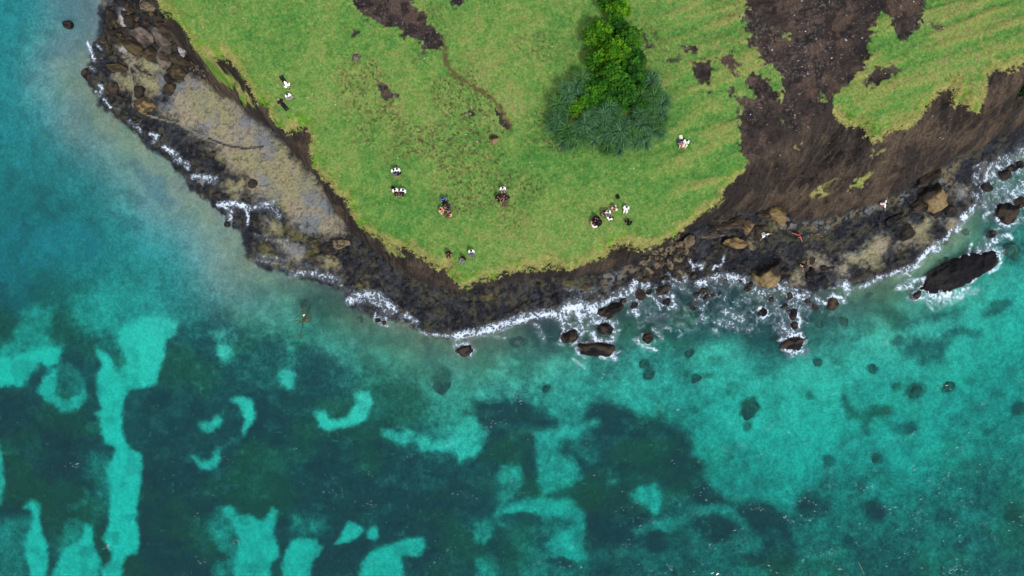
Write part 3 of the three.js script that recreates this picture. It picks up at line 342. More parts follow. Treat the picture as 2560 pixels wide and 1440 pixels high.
const reliefMap = bake(-16, 16, -16, 16, 1024, 1024, (x, z) => { const n = fbm(x * 2.2, z * 2.2, 5), r = 1 - Math.abs(2 * fbm(x * 1.1 + 40, z * 1.1, 4) - 1); return 0.6 * n + 0.4 * r; }, false);

// ---------------------------------------------------------------- terrain: one net of points, cut into ground, cliff, shore and sea floor
{
  const axis = (a, b, s) => { const v = [a - 320, a - 200, a - 110, a - 50, a - 18, a - 5]; for (let i = 0; i <= Math.round((b - a) / s); i++) v.push(a + i * s); v.push(b + 5, b + 18, b + 50, b + 110, b + 200, b + 320); return v; };
  const xs = axis(-68, 70, 0.2), zs = axis(-42, 40, 0.2), nx = xs.length, nz = zs.length;
  const pos = new Float32Array(nx * nz * 3);
  for (let j = 0; j < nz; j++) for (let i = 0; i < nx; i++) pos.set([xs[i], ground(xs[i], zs[j]), zs[j]], (j * nx + i) * 3);
  const whole = new THREE.BufferGeometry(); whole.setAttribute('position', new THREE.BufferAttribute(pos, 3));
  const idx = [[], [], [], []];
  for (let j = 0; j < nz - 1; j++) for (let i = 0; i < nx - 1; i++) {
    const a = j * nx + i, x = (xs[i] + xs[i + 1]) / 2, z = (zs[j] + zs[j + 1]) / 2;
    const kind = fTop.at(x, z) > -0.1 ? 0 : fBase.at(x, z) > 0 ? 1 : fShore.at(x, z) > -0.6 ? 2 : 3;
    idx[kind].push(a, a + nx, a + 1, a + 1, a + nx, a + nx + 1);
  }
  whole.setIndex([].concat(...idx.map(v => v)).length ? idx.flat() : []); whole.computeVertexNormals(); const nor = whole.attributes.normal.array;
  const matLand = std({ map: landMap, bumpMap: (() => { const t = reliefMap.clone(); t.wrapS = t.wrapT = THREE.RepeatWrapping; t.repeat.set((LAND[1] - LAND[0]) / 32, (LAND[3] - LAND[2]) / 32); return t; })(), bumpScale: 0.1, roughness: 0.95 });
  const matShore = std({ map: landMap, bumpMap: matLand.bumpMap, bumpScale: 0.5, roughness: 0.62 }), matCliff = std({ map: landMap, bumpMap: matLand.bumpMap, bumpScale: 0.5, roughness: 0.95 });
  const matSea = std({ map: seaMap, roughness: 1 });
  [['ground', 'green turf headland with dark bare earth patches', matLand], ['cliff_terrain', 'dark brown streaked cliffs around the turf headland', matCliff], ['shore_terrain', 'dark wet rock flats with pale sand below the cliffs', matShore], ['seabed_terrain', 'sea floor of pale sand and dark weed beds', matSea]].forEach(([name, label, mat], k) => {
    const used = new Map(), p = [], n = [], uv = [], ix = [], [a, b, c, d] = k < 3 ? LAND : [X0, X1, Z0, Z1];
    for (const v of idx[k]) {
      let m = used.get(v);
      if (m === undefined) { m = used.size; used.set(v, m); const x = pos[v * 3], z = pos[v * 3 + 2]; p.push(x, pos[v * 3 + 1], z); n.push(nor[v * 3], nor[v * 3 + 1], nor[v * 3 + 2]); uv.push((x - a) / (b - a), (z - c) / (d - c)); }
      ix.push(m);
    }
    const g = new THREE.BufferGeometry(); g.setAttribute('position', new THREE.Float32BufferAttribute(p, 3)); g.setAttribute('normal', new THREE.Float32BufferAttribute(n, 3)); g.setAttribute('uv', new THREE.Float32BufferAttribute(uv, 2)); g.setIndex(ix);
    tag(mesh(name, g, mat), label, ['ground', 'cliff', 'shore', 'seabed'][k], null, 'structure');
  });
}

// ---------------------------------------------------------------- the sea: a body of clear water with a rippled face
const ripple = (x, z) => { const rough = 0.5 + 0.8 * sst(-10, 30, x) * sst(0, 20, z); return rough * (0.04 * (fbm(x * 0.5, z * 1.0, 3) - 0.5) + 0.014 * (noise(x * 1.3 + 0.5 * z, z * 2.4) - 0.5)); };
{
  const ax = (a, b, s) => { const v = [a - 300, a - 120, a - 40, a - 8]; for (let i = 0; i <= Math.round((b - a) / s); i++) v.push(a + i * s); v.push(b + 8, b + 40, b + 120, b + 300); return v; };
  const xs = ax(-66, 66, 0.3), zs = ax(-40, 40, 0.3), nx = xs.length, nz = zs.length, p = [], ix = [], uv = [];
  for (let j = 0; j < nz; j++) for (let i = 0; i < nx; i++) { const rim = i === 0 || j === 0 || i === nx - 1 || j === nz - 1; p.push(xs[i], rim ? 0 : ripple(xs[i], zs[j]), zs[j]); uv.push(xs[i] / 6, zs[j] / 6); }
  for (let j = 0; j < nz - 1; j++) for (let i = 0; i < nx - 1; i++) { const a = j * nx + i; ix.push(a, a + nx, a + 1, a + 1, a + nx, a + nx + 1); }
  const base = nx * nz, deep = -40, [xa, xb, za, zb] = [xs[0], xs[nx - 1], zs[0], zs[nz - 1]];
  for (const [x, z] of [[xa, za], [xb, za], [xb, zb], [xa, zb]]) { p.push(x, deep, z); uv.push(0, 0); }
  ix.push(base, base + 1, base + 2, base, base + 2, base + 3);
  const edge = (list, c0, c1) => { for (let k = 0; k < list.length - 1; k++) ix.push(list[k], list[k + 1], c0); ix.push(list[list.length - 1], c1, c0); };
  const row = j => [...Array(nx).keys()].map(i => j * nx + i), colu = i => [...Array(nz).keys()].map(j => j * nx + i);
  edge(row(0), base, base + 1); edge(colu(nx - 1), base + 1, base + 2); edge(row(nz - 1).reverse(), base + 2, base + 3); edge(colu(0).reverse(), base + 3, base);
  const g = new THREE.BufferGeometry(); g.setAttribute('position', new THREE.Float32BufferAttribute(p, 3)); g.setAttribute('uv', new THREE.Float32BufferAttribute(uv, 2)); g.setIndex(ix); g.computeVertexNormals();
  const bump = bake(0, 6, 0, 6, 512, 512, (x, z) => { const w = (u, v, s) => Math.sin((u * x + v * z) * Math.PI / 3 + s); return 0.5 + 0.08 * (w(2, 5, 1) + w(-3, 7, 2) + w(1, 9, 0.4) + w(5, 8, 3) + w(-4, 11, 5) + 0.6 * w(9, 13, 2)); }, false);
  bump.wrapS = bump.wrapT = THREE.RepeatWrapping;
  const water = new THREE.MeshPhysicalMaterial({ color: 0xffffff, roughness: 0.02, transmission: 1, thickness: 1, ior: IOR, attenuationColor: col3([0.48, 0.957, 0.96]), attenuationDistance: 1, bumpMap: bump, bumpScale: 0.014 });
  tag(mesh('sea_water', g, water), 'clear turquoise sea lapping the rocky shore', 'sea', null, 'structure');
}

// ---------------------------------------------------------------- rocks
const ROCKY = { tan: [C(138, 122, 98), C(84, 74, 62)], brown: [C(88, 76, 62), C(56, 49, 44)], grey: [C(128, 116, 106), C(84, 74, 66)], dark: [C(46, 43, 43), C(66, 58, 50)], olive: [C(100, 86, 62), C(64, 56, 46)], gold: [C(156, 132, 92), C(92, 76, 56)], wet: [C(32, 31, 35), C(76, 66, 56)], black: [C(28, 28, 33), C(46, 43, 43)], pale: [C(190, 186, 188), C(140, 138, 140)], sunk: [[.06, .066, .064], [.12, .11, .085]], half: [C(158, 136, 98), C(58, 52, 47)] };
const rockMat = new THREE.MeshPhysicalMaterial({ vertexColors: true, roughness: 0.85, specularIntensity: 0.25 });
const ballCache = {};
function ball(detail) {
  if (!ballCache[detail]) { const g = new THREE.IcosahedronGeometry(1, detail); g.deleteAttribute('uv'); g.deleteAttribute('normal'); ballCache[detail] = mergeVertices(g, 1e-5); }
  return ballCache[detail].clone();
}
function rockGeo(rx, up, down, rz, kind, detail, angular = 0.7) {
  const g = ball(detail), p = g.attributes.position, planes = [], nPl = 12 + Math.floor(rnd() * 8), o = rnd() * 200;
  for (let k = 0; k < nPl; k++) { const a = rr(0, 6.283), y = rr(-0.7, 1), s = Math.sqrt(1 - y * y); planes.push([Math.cos(a) * s, y, Math.sin(a) * s, rr(0.74, 1.06)]); }
  const cols = new Float32Array(p.count * 3), [ca, cb] = ROCKY[kind], f = 1.2 / Math.max(0.35, Math.min(rx, rz));
  for (let i = 0; i < p.count; i++) {
    const x = p.getX(i), y = p.getY(i), z = p.getZ(i); let s = 0;
    for (const n of planes) { const d = x * n[0] + y * n[1] + z * n[2]; if (d > 0) s += Math.pow(d / n[3], 20); }
    let r = mix(1, Math.min(1.3, Math.pow(s + 1e-6, -1 / 20)), angular);
    r *= 1 + 0.42 * (noise3(x * 1.6 + o, y * 1.6, z * 1.6) - 0.5) + 0.2 * (noise3(x * 4 + o, y * 4, z * 4 + 7) - 0.5) + 0.1 * (noise3(x * 9 + o, y * 9, z * 9) - 0.5);
    const bx = x * r * rx, bz = z * r * rz, by = y * r * (y > 0 ? up : down), lump = Math.min(0.5, 0.3 * Math.min(rx, rz)); p.setXYZ(i, bx + lump * (noise3(bx * 2 + o, by * 2, bz * 2) - 0.5), by + lump * 1.5 * (noise3(bx * 1.7 + 5, by * 1.7 + o, bz * 1.7) - 0.5), bz + lump * (noise3(bx * 2, by * 2 + 40, bz * 2 + o) - 0.5)); if (rx > 1.2) p.setY(i, p.getY(i) + (y > 0 ? 0.24 : 0) * (noise3(bx * 4.5 + o, 3, bz * 4.5) - 0.5));
    const q = noise3(x * 2.3 + o + 9, y * 2.3, z * 2.3), t = kind === 'half' ? sst(-0.15, 0.15, z * 0.8 + x * 0.3 + 0.9 * (q - 0.5)) : 1 - sst(0.42, 0.58, q), gr = 0.4 + 1.2 * noise3(bx * 6 + o, by * 6 + 3, bz * 6);
    const c = cs(cm(cb, ca, t), gr); cols.set(c, i * 3);
  }
  g.setAttribute('color', new THREE.BufferAttribute(cols, 3)); g.computeVertexNormals(); return g;
}
const rockSpots = [];                                  // kept for the foam that rings them
function rock(name, px, py, rxp, ryp, turn, kind, label, opt = {}) {
  const afloat = opt.sea, sunk = opt.sunk; let x, y, z;
  if (sunk) [x, y, z] = onSeabed(px, py); else if (afloat) { [x, z] = P(px, py, 0); y = 0; } else { [x, y, z] = onGround(px, py); }
  const k = (CAM_H - Math.max(0, y)) / FOCAL * (sunk ? 1 : 1.13), rx = rxp * k, rz = ryp * k, m = Math.min(rx, rz);
  const up = opt.up ?? (afloat ? 0.45 * m + 0.15 : sunk ? 0.22 * m : 0.75 * m), down = afloat ? Math.max(0.6, -ground(x, z) + 0.6) : 0.55 * m + 0.15;
  const o = mesh(name, rockGeo(rx, up, down, rz, kind, Math.max(rx, rz) > 2.5 ? 42 : Math.max(rx, rz) > 0.9 ? 13 : Math.max(rx, rz) > 0.35 ? 6 : 3, opt.angular ?? (afloat ? 0.9 : 0.95)), rockMat);
  o.position.set(x, y, z); o.rotation.y = -turn * Math.PI / 180;
  if (afloat) rockSpots.push([px, py, rxp, ryp, turn, afloat]);
  return tag(o, label, opt.cat || 'rock', opt.group);
}
const pile1 = { group: 'rocks in the boulder pile under the long cliff', cat: 'rock' }, pile2 = { group: 'rocks in the pile at the foot of the grassy point', cat: 'rock' }, awash = { group: 'rocks awash along the shore', cat: 'rock' };
// boulders by the pale sand flat, under the long cliff
[[371, 19, 18, 11, 10, 'tan', 'tan rounded boulder tight against the cliff above the boulder pile'], [277, 46, 13, 18, -15, 'brown', 'brown upright boulder at the water edge beside a white streak'], [360, 92, 30, 19, 45, 'grey', 'long pale grey slanting boulder in the boulder pile'],
  [409, 103, 35, 17, 45, 'grey', 'long tilted boulder with a pale face below the cliff'], [415, 71, 23, 11, 15, 'brown', 'flat brown boulder wedged above the tilted pale boulder'], [412, 142, 20, 23, 0, 'grey', 'big blocky grey boulder touching the pale sand tongue'],
  [339, 121, 28, 15, 35, 'olive', 'olive slab lying along the edge of the sand tongue'], [380, 139, 20, 17, 30, 'olive', 'olive lump between the long slab and the blocky boulder'], [451, 150, 24, 18, 35, 'brown', 'brown slab split from the blocky boulder by a dark crack'],
  [457, 125, 8, 13, -20, 'pale', 'smooth whitish boulder leaning against the cliff foot'], [447, 182, 22, 18, 20, 'olive', 'broad olive boulder next to loose rubble stones'], [424, 196, 14, 12, 25, 'dark', 'dark green-grey boulder on sand beside the broad olive one'],
  [426, 221, 15, 13, -10, 'olive', 'angular olive boulder standing on pale sand'], [291, 171, 21, 9, 10, 'olive', 'long olive boulder lying on the dark flat near the surf'], [281, 222, 15, 18, -10, 'brown', 'craggy brown boulder with foam at its foot'],
  [349, 230, 13, 16, -25, 'dark', 'dark egg-shaped boulder beside a pale crack line'], [364, 264, 20, 18, 20, 'gold', 'golden wedge boulder standing alone on dark flat'], [316, 77, 13, 10, 0, 'dark', 'dark boulder above the olive slab'], [419, 88, 14, 9, 40, 'brown', 'small brown block on top of the tilted pale boulder'],
].forEach(([a, b, c, d, t, k, l]) => rock('boulder', a, b, c, d, t, k, l, { up: 0.85 * Math.min(c, d) / 21 }));
[[282, 81, 12, 7], [260, 104, 9, 9], [285, 100, 10, 10], [302, 102, 10, 9], [325, 49, 14, 12], [342, 44, 7, 7], [366, 40, 9, 7], [380, 37, 10, 7], [388, 45, 9, 9], [365, 54, 8, 8], [316, 10, 10, 9], [326, 21, 11, 10], [395, 60, 9, 7], [272, 125, 7, 6], [269, 135, 6, 6], [270, 115, 6, 6], [300, 75, 6, 5], [344, 66, 10, 7], [330, 62, 8, 7], [400, 45, 9, 8], [350, 24, 9, 8], [290, 64, 7, 5], [338, 10, 8, 8], [356, 8, 7, 6], [305, 4, 7, 6], [298, 88, 7, 6], [310, 34, 8, 8], [402, 120, 7, 6], [385, 117, 8, 5], [325, 98, 9, 7], [372, 62, 9, 6], [278, 74, 6, 5], [396, 77, 8, 5], [430, 108, 8, 6], [405, 28, 8, 6], [418, 52, 8, 6]].forEach(([a, b, c, d], i) => rock('rock', a, b, c, d, i * 37, ['dark', 'brown', 'dark', 'olive'][i % 4], ['dark', 'brown', 'dark', 'olive'][i % 4] + ' middling rock filling the pile of boulders under the long cliff', pile1));
for (let i = 0; i < 56; i++) { const t = rnd(), s = rnd(); rock('stone', 470 + 38 * t + 8 * s, 150 + 46 * t * 0.75 + 26 * s - 8 * t, rr(2, 4.6), rr(1.6, 3.6), rr(0, 180), ['tan', 'brown', 'dark', 'grey'][i % 4], 'small angular rubble stone strewn at the cliff foot by the sand flat', { group: 'rubble stones by the sand flat', cat: 'stone' }); }
rock('boulder', 215, 184, 9, 11, 0, 'wet', 'round blackish boulder standing apart in the shallows', { sea: 0.6 }); rock('boulder', 170, 62, 11, 9, 10, 'wet', 'lone black rock out in the shallows with a twig beside it', { sea: 0.2 }); rock('boulder', 342, 301, 10, 8, 30, 'wet', 'dark low boulder at the edge of the olive shallows', { sea: 0.6 }); rock('boulder', 568, 560, 7, 6, 0, 'wet', 'small black rock under a spill of bright foam', { sea: 0.3 });
rock('boulder', 855, 607, 19, 11, -8, 'tan', 'flat tan boulder lying at the end of the sand flat'); rock('boulder', 822, 622, 18, 12, 10, 'dark', 'dark ribbed slab beside the flat tan boulder', { up: 0.3 }); rock('boulder', 632, 462, 10, 9, 0, 'dark', 'dark hollowed rock at the rim of the sand flat', { up: 0.3 });
// the pile at the foot of the grassy point
[[1724, 604, 17, 13], [1700, 610, 10, 9], [1671, 621, 10, 9], [1677, 630, 6, 4], [1652, 621, 8, 7], [1660, 635, 9, 8], [1685, 620, 5, 5], [1714, 627, 8, 6], [1699, 626, 8, 8], [1691, 645, 11, 8], [1675, 661, 11, 8], [1639, 662, 10, 11], [1609, 657, 11, 8], [1622, 675, 14, 6], [1654, 660, 7, 6], [1622, 647, 8, 5], [1644, 634, 4, 4], [1654, 646, 4, 4], [1642, 644, 5, 5], [1700, 679, 5, 9], [1712, 682, 5, 6], [1635, 630, 8, 6], [1677, 606, 11, 5], [1692, 594, 8, 5], [1716, 659, 5, 5], [1685, 687, 7, 5], [1652, 685, 7, 6], [1639, 692, 7, 6], [1614, 696, 10, 7], [1581, 690, 7, 5], [1576, 701, 6, 5], [1730, 640, 7, 5], [1706, 664, 6, 5], [1664, 676, 6, 5], [1690, 668, 5, 5], [1604, 676, 6, 5], [1592, 682, 6, 5], [1598, 700, 7, 6], [1626, 690, 6, 5], [1668, 694, 7, 5], [1700, 697, 6, 5], [1722, 672, 6, 5], [1734, 690, 7, 5], [1640, 676, 5, 4], [1610, 642, 6, 4]].forEach(([a, b, c, d], i) => rock('rock', a, b, c, d, (i * 47) % 180 - 40, i < 24 ? 'tan' : ['brown', 'dark'][i % 2], (i < 24 ? 'tan' : ['brown', 'dark'][i % 2]) + ' rounded rock in the pile at the foot of the grassy point', { ...pile2, up: 0.8 * Math.min(c, d) / 21 }));
for (let i = 0; i < 60; i++) { const t = rnd(); rock('stone', 1585 + 150 * t + rr(-6, 6), 660 - 52 * t + rr(0, 46), rr(2, 4), rr(1.8, 3.4), rr(0, 180), ['brown', 'dark', 'tan'][i % 3], 'small stone wedged between the rocks below the grassy point', { group: 'stones in the pile below the grassy point', cat: 'stone' }); }
[[1771, 588, 34, 8, -4, 'grey', 'long layered ledge rock at the back of the black pool'], [1835, 606, 24, 12, 5, 'gold', 'golden flat-faced boulder at the edge of the black flat'], [1872, 602, 12, 9, 0, 'tan', 'tan rounded boulder next to the golden flat-faced one'], [1870, 566, 12, 15, 10, 'gold', 'golden brown upright boulder under the bare slope'], [1900, 574, 17, 15, -20, 'brown', 'brown boulder that a figure in white stands against'], [1832, 558, 28, 12, -15, 'brown', 'wide dark brown boulder sunk in the slope foot'], [1907, 537, 17, 9, 10, 'brown', 'brown slab lodged under the bare slope'],
  [1945, 540, 23, 16, 30, 'gold', 'pitted sandy yellow outcrop with black holes'], [1880, 618, 10, 7, 30, 'tan', 'tan block below the rounded tan boulder'], [1862, 610, 5, 5, 0, 'grey', 'small pale block beside the rounded tan boulder'], [1792, 570, 9, 8, 0, 'brown', 'brown chunk of rock above the layered ledge'], [1800, 545, 24, 9, -10, 'brown', 'long brown overhang rock below the turf edge'], [1915, 690, 28, 29, 20, 'half', 'big tan boulder standing in the surf below the black flat'],
  [2030, 651, 8, 9, 0, 'dark', 'black round rock inside a pale pool'], [1960, 685, 15, 13, 0, 'wet', 'black hollowed rock next to the big tan boulder'], [2027, 682, 12, 14, 0, 'wet', 'black block below the pale pool'], [2066, 670, 22, 7, 5, 'wet', 'low black ledge rock by the pale pool'], [2265, 580, 20, 17, -20, 'dark', 'dark brown boulder beside yellow sand'], [2332, 490, 31, 30, -30, 'half', 'huge boulder, sandy yellow below and black above, under the bare slope'], [2318, 447, 36, 17, -30, 'wet', 'black boulder roofing the hollow above the huge yellow one'],
  [2340, 530, 13, 14, 0, 'dark', 'dark grey boulder under the huge yellow one'], [2375, 526, 14, 16, -10, 'dark', 'blackish boulder next to the bright sand pocket'], [2300, 515, 30, 14, -20, 'wet', 'low black rock mass below the hollow'], [2245, 545, 26, 12, -25, 'wet', 'black ridge of rock above the yellow sand'], [2041, 587, 13, 5, 5, 'grey', 'smooth grey hump on the black flat'], [1460, 715, 14, 10, -10, 'tan', 'tan shield-shaped boulder alone on the dark flat'],
].forEach(([a, b, c, d, t, k, l]) => rock('boulder', a, b, c, d, t, k, l, { up: k === 'half' ? 1.6 : Math.min(1.3, 0.75 * Math.min(c, d) / 21) }));
// rocks standing in the sea
[[1425, 841, 22, 14, -25, 'wet', 'black oval rock ringed by white surf'], [1520, 776, 28, 13, -25, 'wet', 'black wedge rock with surf heaped on one flank', .8], [1512, 820, 20, 14, 10, 'wet', 'black lumpy rock streaked with foam'], [1490, 875, 41, 15, 2, 'wet', 'long flat brown and black rock outermost in the surf', .5], [1601, 736, 13, 13, 0, 'brown', 'brown round rock in the churned inlet'], [1624, 730, 7, 7, 0, 'wet', 'small black rock touching the brown round one'], [1557, 751, 8, 7, 0, 'wet', 'small black knob in white water beside the dark flat'], [1586, 765, 8, 8, 0, 'wet', 'black knob with a burst of spray below it'], [1620, 846, 14, 12, 0, 'wet', 'lone black rock with thin foam arcs in green water'], [1657, 724, 18, 10, -20, 'wet', 'dark flat rock at the mouth of the stony pile'], [1666, 755, 11, 9, 0, 'wet', 'dark rock under a fan of white spray'],
  [1165, 877, 19, 13, -10, 'wet', 'dark rock just awash off the tip of the dark flat'], [945, 800, 7, 5, 20, 'wet', 'small black rock in foam near floating branches'], [960, 808, 6, 5, 40, 'wet', 'black knob beside the small foam-covered rock'], [2082, 760, 14, 13, 0, 'brown', 'brown round rock with a hood of white foam'], [1982, 785, 9, 14, 0, 'wet', 'tall narrow black rock in the foam line'], [1985, 812, 9, 10, 0, 'wet', 'black rock below the tall narrow one'], [1975, 740, 7, 8, 0, 'wet', 'black rock where the foam line leaves the shore'], [1907, 781, 10, 10, 0, 'wet', 'dark rock capped by a curl of foam'], [1983, 858, 28, 15, -12, 'wet', 'black jagged rock ending the foam line'],
  [2518, 540, 24, 21, 0, 'wet', 'black domed rock rimmed with white foam'], [2465, 470, 12, 11, 0, 'dark', 'round dark rock standing in pale surf'], [2514, 436, 14, 13, 0, 'dark', 'dark double rock in the pale surf, the bigger half'], [2528, 420, 10, 8, 0, 'wet', 'dark double rock in the pale surf, the smaller half'], [2551, 412, 10, 9, 0, 'wet', 'black rock at the far end of the pale surf'], [2482, 585, 8, 9, 0, 'wet', 'small black rock between foam streaks in green water'], [2292, 738, 10, 8, -20, 'wet', 'black knob at the end of the long black islet'], [2550, 505, 12, 14, 0, 'wet', 'black rock beyond the domed foam-rimmed rock'],
].forEach(([a, b, c, d, t, k, l, up]) => rock('sea_rock', a, b, c, d, t, k, l, { sea: 1, up: up }));
rock('sea_rock', 2400, 682, 92, 29, -24, 'black', 'long black rock islet with surf along both sides', { sea: 0.01, up: 0.55, angular: 0.3 });
for (let i = 0; i < 26; i++) { const t = rnd(), px = 1630 + 420 * t, py = 715 + 30 * Math.sin(t * 9) + rr(0, 36); rock('sea_rock', px, py, rr(4, 9), rr(3, 7), rr(0, 180), 'wet', 'low dark rock awash in the churned shallows below the black flat', { ...awash, sea: 0.3, up: rr(0.05, 0.25) }); }
[[1105, 953, 20, 26], [1610, 908, 14, 11], [1622, 938, 13, 17], [1875, 1022, 22, 24], [2527, 625, 19, 27], [2358, 652, 13, 11], [2412, 579, 10, 10], [2045, 905, 11, 11], [2180, 921, 14, 9], [2290, 978, 20, 15], [2372, 968, 17, 11], [2170, 735, 13, 9], [2190, 1145, 12, 13], [1725, 882, 10, 15], [760, 755, 16, 10], [900, 795, 12, 8], [510, 455, 10, 10], [505, 490, 8, 8], [1365, 970, 10, 11], [1740, 945, 12, 14], [2110, 800, 14, 10], [2050, 805, 16, 12], [1300, 850, 22, 11]].forEach(([a, b, c, d], i) => rock('sunken_rock', a, b, c, d, i * 31, 'sunk', i === 4 ? 'brown sunken rock just under the surface beside the long black islet' : 'blurred dark rock lying under the clear water', { sunk: true, group: i === 4 ? null : 'sunken rocks under the clear water', cat: 'rock', up: i === 4 ? 0.8 : undefined }));
rock('boulder', 1234, 349, 11, 11, 0, 'half', 'grey boulder with a whitish side alone on the turf', { up: 0.55 }); rock('boulder', 892, 142, 11, 8, 0, 'grey', 'low brown and white stony mound in the turf', { up: 0.2 });
[[1986, 38], [2116, 38], [2040, 98], [2155, 95], [1995, 152], [2020, 185], [2330, 290], [2350, 344], [2357, 346], [2180, 390], [2005, 4], [2073, 4], [1930, 125], [2080, 145], [1962, 83], [2115, 100], [1975, 115], [2015, 130], [2180, 395], [1950, 388], [2160, 168]].forEach(([a, b], i) => rock('stone', a, b, rr(1.4, 3.2), rr(1.3, 2.4), i * 40, 'pale', 'whitish stone lying on the bare brown slope', { group: 'whitish stones on the bare slope', cat: 'stone' }));
for (let i = 0; i < 60; i++) { const t = rnd(); rock('stone', 1880 + 560 * t + rr(-30, 30), mix(470, 330, t) + rr(-110, 70) * (1 - 0.5 * t), rr(1.2, 2.6), rr(1, 2), rr(0, 180), ['grey', 'brown', 'tan'][i % 3], 'small dull stone lodged in the streaked brown slope', { group: 'dull stones in the streaked slope', cat: 'stone' }); }
{ // pale pebbles and litter in the grass: too small to tell apart
  const g = ball(1), n = 110, im = new THREE.InstancedMesh(g, std({ color: col3([.46, .45, .4]) }), n), m = new THREE.Matrix4(), q = new THREE.Quaternion();
  for (let i = 0; i < n; i++) { let x, z; do { x = rr(-45, 60); z = rr(-40, 0); } while (fTop.at(x, z) < 1); const s = rr(0.025, 0.06); m.compose(new THREE.Vector3(x, ground(x, z) + 0.05, z), q, new THREE.Vector3(s * 1.3, s, s)); im.setMatrixAt(i, m); }
  im.name = 'pebble_scatter'; im.castShadow = im.receiveShadow = true; scene.add(im); tag(im, 'tiny pale pebbles scattered through the turf', 'pebbles', null, 'stuff');
}

